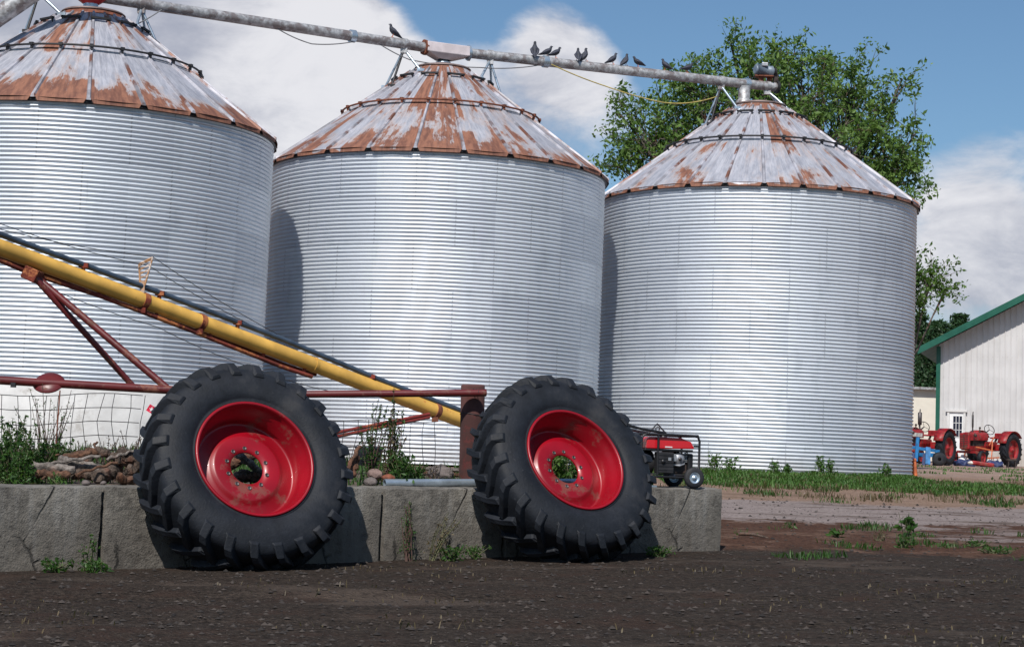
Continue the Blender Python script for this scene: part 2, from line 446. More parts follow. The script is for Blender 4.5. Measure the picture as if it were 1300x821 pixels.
# ------------------------------------------------------------------ the lie of the land
A = at(133, 617, 14.5); E_ = at(920, 620, 17.85)      # top front edge of the block wall
wdir = (E_ - A); WL = Vector((wdir.x, wdir.y, 0)).length
wd = Vector((wdir.x, wdir.y, 0)).normalized(); wn = Vector((-wd.y, wd.x, 0))      # wn points away from the camera
def wall_sn(x, y):
    p = Vector((x - A.x, y - A.y, 0)); return p.dot(wd), p.dot(wn)
def wtop(s): return A.z + (E_.z - A.z)*s/WL
def sm(a, b, t):
    t = max(0, min(1, (t-a)/(b-a))); return t*t*(3-2*t)
def lin(a, b, t): return max(0, min(1, (t-a)/(b-a)))
def ground_z(x, y):
    s, n = wall_sn(x, y)
    yard = CH - .98 + (0 if y > 14.2 else noise.noise(Vector((x*.25, y*1.1, 3)))*.03) + .17*max(-.4, min(1.3, s/6.2))
    t = lin(17.6, 31, y)
    sl_ = CH - .82 + .69*t + max(0, min(y, 90)-31)*.0122 + max(0, y-90)*.004
    k = sm(16.8, 18.6, y) if s > WL*.5 else sm(16.8, 18.6, y)
    z = yard*(1-k) + sl_*k
    a = .5 if y < 60 else 1.
    if y < 17: z += -.03*math.exp(-((y - 12.6 - .12*x)/.16)**2) - .025*math.exp(-((y - 10.9 - .10*x)/.16)**2) + .012*noise.noise(Vector((x*5, y*5, 2)))
    return z + (noise.noise(Vector((x*.6, y*.6, 0)))*.035 + noise.noise(Vector((x*2.3, y*2.3, 5)))*.014)*a
def terr_z(x, y):
    s, n = wall_sn(x, y)
    t = lin(0, 12, n)
    z = (wtop(max(-5, min(WL+1, s))) - .035)*(1-t) + (CH - .13)*t
    return z + noise.noise(Vector((x*1.2, y*1.2, 9)))*.02

def axis(vals):
    out = []
    for a, b, st in vals:
        n = max(1, int(round((b-a)/st))); out += [a + (b-a)*i/n for i in range(n)]
    return out + [vals[-1][1]]
xs = axis([(-900, -60, 60), (-60, -12, 4), (-12, 14, .16), (14, 60, 3), (60, 900, 60)])
ys = axis([(-60, 6, 6), (6, 34, .16), (34, 110, 1.6), (110, 1500, 70)])
g_ = MB(); nx = len(xs)
vs = [(x, y, ground_z(x, y)) for y in ys for x in xs]
fs = [(j*nx+i, j*nx+i+1, (j+1)*nx+i+1, (j+1)*nx+i) for j in range(len(ys)-1) for i in range(nx-1)]
g_.add(vs, fs, True)
tag(part('ground', g_, M['ground']), kind='structure')

# terrace behind the wall, its right side banked down to the yard
tb = MB(); rows = []
S0, S1 = -6., WL
for j in range(61):
    n = .3 + 17.7*(j/60)**1.3
    row = []
    for i in range(70):
        s = S0 + (S1 - .1 - S0)*i/63 if i < 64 else S1 - .1 + (i-63)*.012
        p = Vector((A.x, A.y, 0)) + wd*s + wn*n
        z = terr_z(p.x, p.y)
        if i >= 64: z = z*(1-(i-63)/6) + (ground_z(p.x, p.y)-.05)*((i-63)/6)
        if j == 60: z -= .3
        row.append((p.x, p.y, z))
    rows += row
tb.add(rows, [(j*70+i, j*70+i+1, (j+1)*70+i+1, (j+1)*70+i) for j in range(60) for i in range(69)], True)
m, gg, b = newmat('terrace_soil'); co = gg.coord()
nf = gg.noise(co, 16., 6, .7); nm = gg.noise(co, 1.6, 5)
c_ = gg.mix(nf.step(.3, .7), (.05, .034, .026), (.16, .115, .088)); c_ = gg.mix(nm.step(.5, .65)*.7, c_, (.045, .06, .025))
gg.put(b.inputs[0], c_); b.inputs['Roughness'].default_value = .95; gg.put(b.inputs['Normal'], gg.bump(nf, .9, .03))
tag(part('terrace', tb, m), kind='structure')

def top_z(x, y):                      # the surface things stand on
    s, n = wall_sn(x, y)
    return terr_z(x, y) if (n > .3 and s < WL) else ground_z(x, y)

# ------------------------------------------------------------------ grain bins
BR = 3.0
PITCH = .0664
bins = [dict(c=(-7.06, 29.52), eave=4.915, base=.80, n=24, off=0.0, seam=1.026, fnd=True),
        dict(c=(-1.50, 33.02), eave=4.96, base=-.15, n=24, off=7.5, seam=1.901, fnd=False),
        dict(c=(4.54, 35.15), eave=4.92, base=-.16, n=28, off=2.2, seam=.434, fnd=False)]
SL = .745
bin_labels = ['left grain bin standing on a white base, red spout on its rusty peak',
              'middle grain bin with the most rust on its cone roof, behind the two big wheels',
              'right grain bin with grass along its base and a leafy tree behind its roof']
roofmats = [roof_mat('rusty_roof_sheet_a', 24, 0, .40, -.02, .10, -.11),
            roof_mat('rusty_roof_sheet_b', 24, 0, .24, .12, .28, -.035),
            roof_mat('rusty_roof_sheet_c', 28, 0, .10, .12, .26, -.11)]
for bi, B in enumerate(bins):
    bx, by = B['c']; ze = CH + B['eave']; zb = CH + B['base']
    face = atan2(-by, -bx)                      # towards the camera
    foot = terr_z(bx, by) if bi < 2 else ground_z(bx, by)
    t = thing('grain_bin', (bx, by, CH-.15), bin_labels[bi], 'grain bin', 'grain bins in a row')
    T = Matrix.Translation((bx, by, 0))
    # corrugated wall
    H = ze - zb; nw = int(round(H/PITCH)); per = 7; prof = []
    for i in range(nw*per+1):
        z = zb + H*i/(nw*per)
        prof.append((BR + .0150*cos(2*pi*i/per), z))
    prof += [(BR-.02, ze+.03)]
    wm = MB().lathe(prof, 144, T)
    part('corrugated_wall', wm, bin_wall_mat('galvanised_wall_%s' % 'abc'[bi], B['seam']+.15, .76, .3*bi, 14, H/nw), t)
    if B['fnd']:
        fm = MB().lathe([(BR+.03, CH-.45), (BR+.03, zb-.03), (BR+.012, zb-.005), (BR-.1, zb-.004)], 96, T)
        part('white_base', fm, M['white_wall'], t)
    # roof
    n = B['n']; dth = 2*pi/n; a0 = face + radians(B['off'])
    rm = MB(); R0, R1, R2 = BR+.07, 1.74, .62
    rbm = MB()
    hz = lambda r: ze + .055 + (R0 - r)*SL
    for k in range(n):
        th0 = a0 + k*dth; hw = dth/2
        c = th0 + hw
        def P(r, a, dz=0.): return Vector((bx + r*cos(a), by + r*sin(a), hz(r) + dz))
        sag = random.uniform(-.008, .006)
        wv = []
        def sect(ra, rb, dz):
            sub = 5; vs = []; 
            for q in range(7):
                r = ra + (rb-ra)*q/6
                for u in range(sub+1):
                    a = th0 + dth*u/sub
                    vs.append(P(r, a, dz + (sag + .006*sin(q*1.7+k))*sin(pi*u/sub)))
            rm.add(vs, [(q*6+u, q*6+u+1, (q+1)*6+u+1, (q+1)*6+u) for q in range(6) for u in range(sub)], True)
        sect(R0, R1-.04, 0); sect(R1, R2, .022)
        # step between the two tiers
        rm.add([P(R1, th0, .022), P(R1, th0+dth, .022), P(R1, th0+dth, -.005), P(R1, th0, -.005)], [(3, 2, 1, 0)])
        # lip bent down at the eave, its corners clipped
        g1 = .055/R0
        lip = [P(R0+.001, th0+g1*.7), P(R0+.001, th0+dth-g1*.7)]
        l2 = []
        for u in (th0+g1*1.3, th0+dth-g1*1.3):
            v = Vector((bx + (R0+.012)*cos(u), by + (R0+.012)*sin(u), ze-.008)); l2.append(v)
        rm.add(lip+l2, [(0, 2, 3, 1)])
        inn = [v + (Vector((bx, by, v.z)) - v).normalized()*.012 for v in lip+l2]
        rm.add(inn, [(0, 1, 3, 2)])
        # standing rib along the seam
        for ra, rb, dz in ((R0+.012, R1-.03, 0.), (R1+.03, R2+.02, .022)):
            for j in range(1):
                w1, w2, hh = .034, .020, .042
                tang = Vector((-sin(th0), cos(th0), 0))
                v = []
                for r in (ra, rb):
                    p = P(r, th0, dz-.004); ws = 1 if r == ra else .75
                    v += [p - tang*w1*ws, p - tang*w2*ws + Vector((0, 0, hh)), p + tang*w2*ws + Vector((0, 0, hh)), p + tang*w1*ws]
                rbm.add(v, [(0, 1, 5, 4), (1, 2, 6, 5), (2, 3, 7, 6), (0, 3, 2, 1)])
    roof = part('roof', rm, roofmats[bi], t)
    part('roof_ribs', rbm, M['rib'], roof)
    # dark eave gaps: a dark ring under the roof stands in for their shade
    em = MB().lathe([(BR-.01, ze+.035), (BR+.045, ze+.03), (BR+.045, ze-.005), (BR+.0, ze-.012)], 96, T)
    part('eave_gap_shade', em, M['dark'], t)
    # hoop round the roof on small brackets
    hm = MB(); hr = 1.79; hp = [(bx+hr*cos(2*pi*i/72), by+hr*sin(2*pi*i/72), hz(hr)+.105) for i in range(73)]
    hm.tube(hp, .017, 8, False)
    for k in range(n):
        a = a0 + k*dth
        p = Vector((bx+hr*cos(a), by+hr*sin(a), hz(hr)+.04)); q = p + Vector((0, 0, .085))
        hm.beam(p, q, .03, .03, Vector((cos(a), sin(a), 0)))
        hm.box((p.x, p.y, p.z+.07), (.06, .06, .045), R=Matrix.Rotation(a, 3, 'Z'))
    part('roof_hoop', hm, M['rust'] if bi == 1 else M['dark'], roof)
    # short cross bars near the peak
    for k in range(0, n, 2):
        a = a0 + (k+.5)*dth; r = .90
        rad = Vector((cos(a), sin(a), 0)); tg = Vector((-sin(a), cos(a), 0))
        p = Vector((bx, by, hz(r)+.085)) + rad*r
        km = MB().beam(p - tg*.16, p + tg*.16, .05, .03, Vector((0, 0, 1)))
        km.beam(p - tg*.14 - Vector((0, 0, .08)), p - tg*.14, .02, .02, rad); km.beam(p + tg*.14 - Vector((0, 0, .08)), p + tg*.14, .02, .02, rad)
        part('roof_bar', km, M['dark'], roof)
    zt = hz(R2)
    cm = MB().lathe([(.66, zt-.03), (.60, zt+.03), (.49, zt+.11), (.49, zt+.12)], 40, T)
    part('roof_collar', cm, roofmats[1] if bi != 0 else M['rust'], roof)
    lm = MB().lathe([(.495, zt+.112), (.515, zt+.115), (.515, zt+.13), (.49, zt+.15), (.30, zt+.195), (.13, zt+.215), (.0, zt+.215)], 40, T)
    part('roof_lid', lm, simple('weathered_lid_%s' % 'abc'[bi], (.20, .15, .14), .6, .3, .4, 5.), roof)
    B['zt'] = zt + .205

# ------------------------------------------------------------------ overhead conveyor pipe over the three peaks
PR = .090
def over(bi, px, py):
    bx, by = bins[bi]['c']; return at(px, py, by)
p1 = at(116, -5, 29.52); p2 = at(566, 64.5, 33.02); p3 = at(945, 106.5, 35.15)
dirA = (p2-p1).normalized(); dirB = (p3-p2).normalized()
p0 = p1 - dirA*2.6; p4 = p3 + dirB*.68
ct = thing('overhead_conveyor_pipe', p2, 'long grey conveyor pipe running over the peaks of the three bins, birds perched on it', 'pipe')
part('pipe', MB().tube([p0, p1, p2 - dirA*.25], PR, 20).tube([p2 + dirB*.25, p3, p4], PR, 20), M['galv'], ct)
for a, b_ in ((p1, dirA), (p2-dirA*1.9, dirA), (p2+dirB*1.95, dirB), (p3+dirB*.05, dirB)):
    part('pipe_joint', MB().tube([a-b_*.05, a+b_*.05], PR+.022, 20), M['galv_clean'], ct)
# tapering hopper over the middle bin
hb = MB(); b0 = bins[1]; zt = b0['zt']; cx, cy = b0['c']
tp = p2; w_ = Vector((dirB.y, -dirB.x, 0)).normalized()
top = [tp - dirA*.42 + Vector((0, 0, .10)), tp + dirB*.42 + Vector((0, 0, .10))]
mid = [tp - dirA*.42 - Vector((0, 0, .08)), tp + dirB*.42 - Vector((0, 0, .08))]
bot = Vector((cx, cy, zt+.09))
vs = []
for s in (-1, 1): vs += [top[0]+w_*.13*s, top[1]+w_*.13*s, mid[0]+w_*.15*s, mid[1]+w_*.15*s, bot - dirA*.12 + w_*.12*s, bot + dirA*.12 + w_*.12*s]
hb.add(vs, [(0, 1, 3, 2), (2, 3, 5, 4), (7, 6, 8, 9), (9, 8, 10, 11), (0, 6, 7, 1), (0, 2, 8, 6), (1, 7, 9, 3), (2, 4, 10, 8), (3, 9, 11, 5)])
part('hopper', hb, paint_rust('flaking_hopper_paint', (.70, .62, .64), .22, .6, 6., (.20, .12, .13)), ct, bevel=.01)
nk = MB().lathe([(.11, zt-.04), (.11, zt+.02), (.14, zt+.02), (.14, zt+.05), (.105, zt+.05), (.105, zt+.15)], 20, Matrix.Translation((cx, cy, 0)))
part('spout', nk, M['galv_clean'], ct)
for s, P_, D_ in ((-1, p2 - dirA*.44, dirA), (1, p2 + dirB*.44, dirB)):
    part('hopper_flange', MB().tube([P_-D_*.025, P_+D_*.025], PR+.055, 8), M['rust'] if s < 0 else M['galv_clean'], ct)
# spouts over the other two
zt = bins[2]['zt']; cx, cy = bins[2]['c']
part('spout', MB().lathe([(.16, zt-.03), (.15, zt+.02), (.11, zt+.05), (.12, p3.z-.05)], 20, Matrix.Translation((p3.x, p3.y, 0))), M['galv'], ct)
zt = bins[0]['zt']; cx, cy = bins[0]['c']
part('spout', MB().lathe([(.12, zt-.03), (.12, zt+.09)], 20, Matrix.Translation((p1.x, p1.y, 0))), M['galv_clean'], ct)
part('red_spout_hopper', MB().lathe([(.12, zt+.085), (.27, zt+.19), (.30, p1.z-.02), (.26, p1.z+.16), (.0, p1.z+.17)], 8, Matrix.Translation((p1.x, p1.y, 0))), simple('scratched_red_paint', (.42, .03, .04), .5, 0, .3, 8.), ct)
# V shaped legs down to the roofs
for bi, (pc, dl, dr) in enumerate(((p1, dirA, dirA), (p2, dirA, dirB), (p3, dirB, dirB))):
    bx, by = bins[bi]['c']; ze = CH + bins[bi]['eave']
    for s, dd in ((-1, dl), (1, dr)):
        tpd = .86 if not (bi == 2 and s == 1) else .56
        if bi == 2: tpd = .50
        tpn = pc + dd*tpd*s - Vector((0, 0, PR))
        hd = Vector((dd.x, dd.y, 0)).normalized(); sd = Vector((-hd.y, hd.x, 0))
        for o1, o2 in ((1.12, -.16), (1.05, .22), (.62, -.30)):
            q = Vector((bx, by, 0)) + hd*o1*s + sd*o2; r = sqrt((q.x-bx)**2+(q.y-by)**2)
            q.z = ze + .055 + (BR+.07-r)*SL + .02
            lm = MB().tube([tpn, q], .021 if o1 > .7 else .024, 8)
            lm.box((q.x, q.y, q.z+.01), (.13, .10, .045))
            part('leg', lm, M['galv_clean'] if (o1 < .7 or s > 0 or o2 > 0) else M['dark'], ct)
        part('leg_clamp', MB().tube([tpn + Vector((0, 0, PR)) - dd*.045, tpn + Vector((0, 0, PR)) + dd*.045], PR+.014, 16).box(tpn - Vector((0, 0, .03)), (.12, .1, .09)), M['galv'], ct)
# motor over the end
mt = thing('electric_motor', p3 + dirB*.42 + Vector((0, 0, PR)), 'small grey electric motor bolted over the right end of the conveyor pipe', 'motor')
mc = p3 + dirB*.42 + Vector((0, 0, .30)); hd = Vector((dirB.x, dirB.y, -.02)).normalized()
part('motor_body', MB().tube([mc - hd*.20, mc - hd*.17, mc - hd*.17, mc + hd*.16, mc + hd*.16, mc + hd*.20], [.08, .115, .105, .105, .115, .07], 16), simple('grey_motor_paint', (.16, .20, .25), .5, .2), mt)
part('bracket', MB().beam(mc - hd*.08 + Vector((0, 0, -.10)), mc - hd*.05 - Vector((0, 0, .24)), .04, .10, hd).beam(mc + hd*.12 + Vector((0, 0, -.1)), mc + hd*.13 - Vector((0, 0, .24)), .04, .1, hd).box(mc - Vector((0, 0, .115)), (.36, .2, .02)), M['rust'], mt)
part('pulley', MB().tube([mc + hd*.21, mc + hd*.25], .075, 16).tube([p4, p4 + hd*.05], .125, 18), M['dark'], mt)
part('belt_guard', MB().beam(mc + hd*.23, p4 + hd*.025, .05, .10), M['grease'], mt)
part('junction_box', MB().box(mc + Vector((0, -.09, .10)), (.12, .09, .07)), M['grey_al'], mt, bevel=.01)
# big diagonal pipe in the top left corner
q0 = at(-70, 68, 28.2); q1 = at(60, -22, 28.2); dq = (q1-q0).normalized()
c2 = thing('inclined_pipe', q0, 'inclined grey auger pipe crossing the sky in the top left corner', 'pipe')
part('pipe', MB().tube([q0 - dq*2, q1 + dq*1.5], .155, 24), M['galv'], c2)
part('pipe_joint', MB().tube([q0 + dq*.1, q0 + dq*.2], .175, 24), M['galv_clean'], c2)
# cable looping below the pipe
def sagline(pts, sag, n=14):
    out = []
    for a, b_, s in zip(pts[:-1], pts[1:], sag):
        for i in range(n): t = i/n; p = a.lerp(b_, t); p.z -= s*4*t*(1-t); out.append(p)
    return out + [pts[-1]]
cb = sagline([at(165, 35, 29.7), at(206, 12, 30.1), at(320, 28, 31.), at(348, 34, 31.2), at(396, 56, 31.5), at(470, 48, 32.2), at(520, 76, 32.5), at(610, 86, 33.), at(700, 80, 33.8)], [.02, .03, .02, .03, .05, .03, .03, .05])
tag(part('electric_cable', MB().tube(cb, .010, 6), M['cable'], org=cb[0]), 'thin grey electric cable looping under the left half of the overhead pipe', 'cable')
cb = sagline([at(700, 82, 33.6), at(770, 110, 34.), at(840, 130, 34.3), at(912, 122, 34.9)], [.02, .02, .07])
tag(part('electric_cable', MB().tube(cb, .011, 6), M['cable_y'], org=cb[0]), 'yellowish cable hanging below the overhead pipe in front of the leafy tree', 'cable')

# ------------------------------------------------------------------ pigeons on the pipe
def make_pigeon():
    t = thing('pigeon')
    prof = [((-.20, 0, .045), .006), ((-.17, 0, .052), .018), ((-.11, 0, .072), .030), ((-.06, 0, .095), .050), ((0, 0, .125), .062), ((.045, 0, .155), .056),
            ((.070, 0, .185), .038), ((.080, 0, .212), .027), ((.088, 0, .232), .028), ((.100, 0, .243), .024), ((.118, 0, .242), .010), ((.136, 0, .236), .003)]
    part('body', MB().tube([p for p, r in prof], [r for p, r in prof], 12), M['pigeon'], t)
    for s in (-1, 1):
        wmb = MB().tube([(.05, s*.045, .15), (.0, s*.062, .13), (-.07, s*.052, .10), (-.13, s*.028, .075), (-.17, s*.014, .06)], [.014, .030, .026, .014, .004], 8)
        part('wing', wmb, M['pigeon_wing'], t)
        part('leg', MB().tube([(.0, s*.022, .07), (.008, s*.022, .006)], .005, 6).beam((-.02, s*.022, .004), (.035, s*.022, .004), .012, .006), M['orange'], t)
    return t
def on_pipe(px):
    lo, hi = 0., 1.
    a, b_ = (p0, p2) if px < 566 else (p2, p4)
    for _ in range(40):
        m_ = (lo+hi)/2
        if pix(a.lerp(b_, m_))[0] < px: lo = m_
        else: hi = m_
    return a.lerp(b_, lo) + Vector((0, 0, PR-.004))
birds = [(498, 200, 1.05, 10, 'lone slate pigeon perched on the pipe left of the hopper'),
         (678, 95, 1.12, 35, 'tall upright pigeon, first on the pipe to the right of the hopper'),
         (694, 10, .98, 0, 'pigeon hunched just right of the tall upright one, leaning right'),
         (705, 20, .98, 0, 'pigeon beside the hunched one, third on the pipe right of the hopper'),
         (733, 100, 1.0, 25, 'plump pigeon facing away, left one of the close pair mid pipe'),
         (744, 30, 1.08, 25, 'slim pigeon stretching its neck, right one of the close pair mid pipe'),
         (778, 15, .98, 8, 'pigeon against open sky halfway between the close pair and the tree'),
         (795, 40, 1.0, 20, 'upright pigeon perched on the pipe just left of the tree crown'),
         (810, 200, .95, -5, 'crouching pigeon at the left edge of the tree crown'),
         (844, 160, .98, 8, 'dark pigeon perched on the pipe in front of the tree leaves'),
         (872, 25, 1.0, -8, 'rightmost pigeon low on the pipe in front of dense leaves')]
proto = make_pigeon()
for i, (px, rz, sc_, lean, lab) in enumerate(birds):
    o = proto if i == 0 else copy_tree(proto)
    o.location = on_pipe(px); o.scale = (sc_*.86,)*3
    o.rotation_euler = (0, -radians(lean), radians(rz))
    tag(o, lab, 'pigeon', 'pigeons perched on the overhead pipe')

# ------------------------------------------------------------------ concrete block wall
NB = 5
labs = {-2: 'far left concrete wall block, mostly outside the frame', -1: 'cracked concrete wall block at the left edge of the picture', 0: 'concrete wall block behind the left edge of the left wheel',
        1: 'concrete wall block mostly hidden behind the right half of the left wheel', 2: 'concrete wall block under the grey steel pipe, weeds at its foot',
        3: 'concrete wall block hidden behind the left half of the right wheel', 4: 'rightmost concrete wall block, the generator standing on it'}
BLK = WL/NB; TH = .60
for i in range(-1, NB):
    s0, s1 = i*BLK + .008, (i+1)*BLK - .008
    mb = MB(); random.seed(100+i)
    nu, nv, nw_ = 22, 11, 9
    jz = random.uniform(-.006, .006); jn = random.uniform(0, .012)
    def BP(u, v, n):
        s = s0 + (s1-s0)*u; p = Vector((A.x, A.y, 0)) + wd*s + wn*(n*TH + jn)
        zt_ = wtop(s) + jz; zb_ = zt_ - .75
        z = zb_ + (zt_-zb_)*v
        return Vector((p.x, p.y, z))
    def rough(p, k=1.):
        q = p*3.1 + Vector((i*3., 0, 0))
        return p + Vector((noise.noise(q), noise.noise(q+Vector((9, 0, 0))), noise.noise(q+Vector((0, 9, 0)))))*.010*k + Vector((noise.noise(p*14), noise.noise(p*15+Vector((3, 3, 3))), noise.noise(p*16)))*.006*k
    def ch(u, v, n):          # worn edges
        q = 0
        for t_ in (u, v, n):
            if t_ in (0, 1): q += 1
        c = Vector((.5, .5, .5))
        return q
    def face(fn, na, nb_):
        vs = []
        for a_ in range(na+1):
            for b_ in range(nb_+1):
                u, v, n = fn(a_/na, b_/nb_)
                q = ch(u, v, n); p = BP(u, v, n)
                if q >= 2:
                    cc = BP(.5 if u in (0, 1) else u, .5 if v in (0, 1) else v, .5 if n in (0, 1) else n)
                    p = p + (cc-p).normalized()*(.014 + .012*noise.noise(p*9))
                vs.append(rough(p))
        mb.add(vs, [(a_*(nb_+1)+b_, (a_+1)*(nb_+1)+b_, (a_+1)*(nb_+1)+b_+1, a_*(nb_+1)+b_+1) for a_ in range(na) for b_ in range(nb_)], True)
    face(lambda a, b: (a, b, 0), nu, nv); face(lambda a, b: (1-a, b, 1), nu, nv)
    face(lambda a, b: (a, 1, b), nu, nw_); face(lambda a, b: (0, b, 1-a), nw_, nv); face(lambda a, b: (1, b, a), nw_, nv)
    o = part('concrete_block', mb, M['conc'], org=BP(.5, 0, .5))
    tag(o, labs[i], 'concrete block', 'concrete blocks of the retaining wall')
random.seed(11)

# ------------------------------------------------------------------ the two tractor wheels
def make_wheel(rimR, seed, label, cpx, cpy, dep, yaw, lean, spin):
    rnd = random.Random(seed)
    c = at(cpx, cpy, dep)
    n = Vector((sin(yaw)*cos(lean), -cos(yaw)*cos(lean), sin(lean)))
    q = n.to_track_quat('Z', 'Y').to_matrix().to_4x4()
    W = Matrix.Translation(c) @ q @ Matrix.Rotation(spin, 4, 'Z')
    root = thing('tractor_wheel', c, label, 'tractor wheel', 'big tractor wheels leaning on the block wall')
    wd_ = .46; OR = .828; tr_c = -wd_/2 - .02
    # half section mirrored about a = tr_c
    half = [(rimR+.008, -.045), (rimR+.03, -.022), (rimR+.032, -.03), (rimR+.05, -.012), (rimR+.09, .005), (rimR+.15, .012), (rimR+.19, .008), (.755, -.008), (.79, -.030), (.812, -.055), (.822, -.10), (.828, -.18)]
    prof = half + [(r, 2*tr_c - a) for r, a in half[::-1]]
    tm = MB().lathe(prof, 120, W)
    tm.lathe([(rimR+.008, -.045), (rimR+.0, -.06)], 120, W)
    # surface of the carcass for a given axial place
    def surf(a):
        a = a if a > tr_c else 2*tr_c - a
        pts = [(.70, .012), (.755, -.008), (.79, -.030), (.812, -.055), (.822, -.10), (.828, -.18), (.830, tr_c)]
        for (r0, a_0), (r1, a_1) in zip(pts[:-1], pts[1:]):
            if a <= a_0 and a >= a_1: return r0 + (r1-r0)*(a_0-a)/(a_0-a_1)
        return .70
    tyre = part('tyre', tm, M['rubber'], root)
    NL = 24; lug = MB()
    for side in (0, 1):
        for k in range(NL):
            th = 2*pi*(k + .5*side)/NL
            sts = []
            # stations from the sidewall over the shoulder to past the middle
            path = [(.004, -.006, .012), (-.004, .0, .030), (-.030, .012, .061), (-.075, .045, .060), (-.13, .090, .055), (-.19, .140, .045), (tr_c-.035, .20, .043), (tr_c-.055, .215, .030)]
            vs = []; pj = [rnd.uniform(-.003, .003) for _ in range(3)]
            for idx, (a, arc, h) in enumerate(path):
                if idx == 0: rb = .742
                elif idx == 1: rb = .765
                else: rb = surf(a)
                aa = a if side == 0 else 2*tr_c - a
                ww = .041 if idx > 1 else .044
                rt = rb + h + (pj[0] if idx > 1 else 0)
                t0 = th + arc/OR*1.0
                for (dw, rr) in ((-ww*1.15, rb-.012), (-ww*.72, rt), (ww*.72, rt), (ww*1.15, rb-.012)):
                    t = t0 + dw/OR
                    ax = aa
                    if idx == 0 and rr == rt: ax = aa + (.010 if side == 0 else -.010)
                    vs.append((rr*cos(t), rr*sin(t), ax))
            m_ = len(path)
            fs = []
            for i in range(m_-1):
                for j in range(3):
                    f = (i*4+j, i*4+j+1, (i+1)*4+j+1, (i+1)*4+j)
                    fs.append(f if side else f[::-1])
            fs += [(0, 1, 2, 3), tuple((m_-1)*4+x for x in (3, 2, 1, 0))]
            lug.add(vs, fs, False, W)
    o = part('tread', lug, M['rubber'], tyre, bevel=.006)
    # rim: flange, stepped barrel, dished disc, raised hub ring, hole with bolts
    r = rimR
    rp = [(r+.015, -.040), (r+.018, -.022), (r+.008, -.014), (r-.006, -.020), (r-.010, -.040), (r-.014, -.085), (r-.030, -.100), (r-.034, -.125), (r-.050, -.14), (r-.052, -.235), (r-.062, -.25),
          (r-.066, -.262), (r-.085, -.262), (.325, -.235), (.305, -.225), (.288, -.205), (.270, -.200), (.20, -.207), (.140, -.208), (.138, -.222)]
    rm = MB().lathe(rp, 96, W)
    back = [(.138, -.222), (.30, -.225), (r-.08, -.275), (r-.052, -.275), (r-.05, -.40), (r-.01, -.43), (r+.015, -.45)]
    rm.lathe(back, 96, W)
    rim = part('rim', rm, M['red_rim'], root)
    for k in range(10):
        t = 2*pi*k/10 + .2
        p = (.174*cos(t), .174*sin(t), -.2065)
        hm = MB().lathe([(.0175, 0.0), (.0175, .003), (.013, .004), (.012, .0015), (.0, .0015)], 12, W @ Matrix.Translation(p))
        part('bolt_hole', hm, M['bolt'], rim)
    return root, W
w1, W1 = make_wheel(.484, 1, 'larger looking tractor wheel on the left, red rim, logs showing through its hub hole', 326, 580, 14.70, radians(31), radians(26), .1)
w2, W2 = make_wheel(.474, 2, 'tractor wheel on the right beside the generator, red rim, green weeds behind its hub hole', 733, 581, 16.20, radians(33), radians(29), .55)

# ------------------------------------------------------------------ rusty post, rail and wire fence
pb = at(598, 606, 17.55); pt = at(600.5, 488.5, 17.45)
po = thing('fence_post', (pb.x, pb.y, pb.z-.1), 'thick round rusty red post between the two wheels', 'post')
dpt = (pt-pb).normalized()
part('shaft', MB().tube([pb - dpt*.15, pt - dpt*.01, pt], [.115, .113, .108], 24), M['rusty_post'], po)
part('tie_wire', MB().tube([pb + dpt*.60 + Vector((.118*cos(i*.5), .118*sin(i*.5), .01*sin(i))) for i in range(14)], .0035, 5), M['wire'], po)
ra = at(300, 501, 17.0); rb_ = at(612, 498.5, 17.28); rc_ = at(617, 498.5, 17.29)
rl = thing('pipe_rail', ra, 'dark red pipe rail tied across the front of the rusty post', 'rail')
part('pipe', MB().tube([ra, rb_, rc_], .034, 14), M['maroon'], rl)
part('tie_wire', MB().tube([rb_ + Vector((-.09+.004*i, -.0385*cos(i*.9), .0385*sin(i*.9))) for i in range(16)], .003, 5), M['wire'], rl)

def fence(s0, s1, n_, h0, h1, dz, label, stakes):
    rnd = random.Random(int(s0*10)+50)
    def FP(s, h):
        p = Vector((A.x, A.y, 0)) + wd*s + wn*n_
        sagz = .02*sin(s*2.1) + .012*sin(s*5.3)
        return Vector((p.x + .01*sin(h*9+s), p.y + .02*sin(s*3+h*5), terr_z(p.x, p.y) + h + sagz))
    o = thing('wire_fence', FP(s0, 0), label, 'fence')
    ws = MB()
    nh = int((h1-h0)/.105)+1
    for k in range(nh):
        h = h0 + (h1-h0)*k/(nh-1); L = s1-s0; m_ = int(L/.12)
        ws.tube([FP(s0+L*i/m_, h + .006*noise.noise(Vector((i*.4, k*3., 1)))*2) for i in range(m_+1)], .0036, 5)
    nv_ = int((s1-s0)/.115)
    for k in range(nv_+1):
        s = s0 + (s1-s0)*k/nv_; off = rnd.uniform(-.02, .02)
        ws.tube([FP(s + off + .05*noise.noise(Vector((k*.7, h*3, 4))), h) for h in [h0+(h1-h0)*q/6 for q in range(7)]], .0030, 5)
    part('mesh', ws, M['wire'], o)
    for s in stakes:
        part('stake', MB().tube([FP(s, -.1), FP(s, h1+.04)], .006, 6), M['rust'], o)
    return o
fence(-1.3, .75, 1.25, .02, .74, 0, 'sagging wire mesh fence behind the firewood left of the left wheel', (.02,))
fence(1.6, 3.42, .78, .0, .60, 0, 'rusty wire mesh fence between the left wheel and the red post', ())

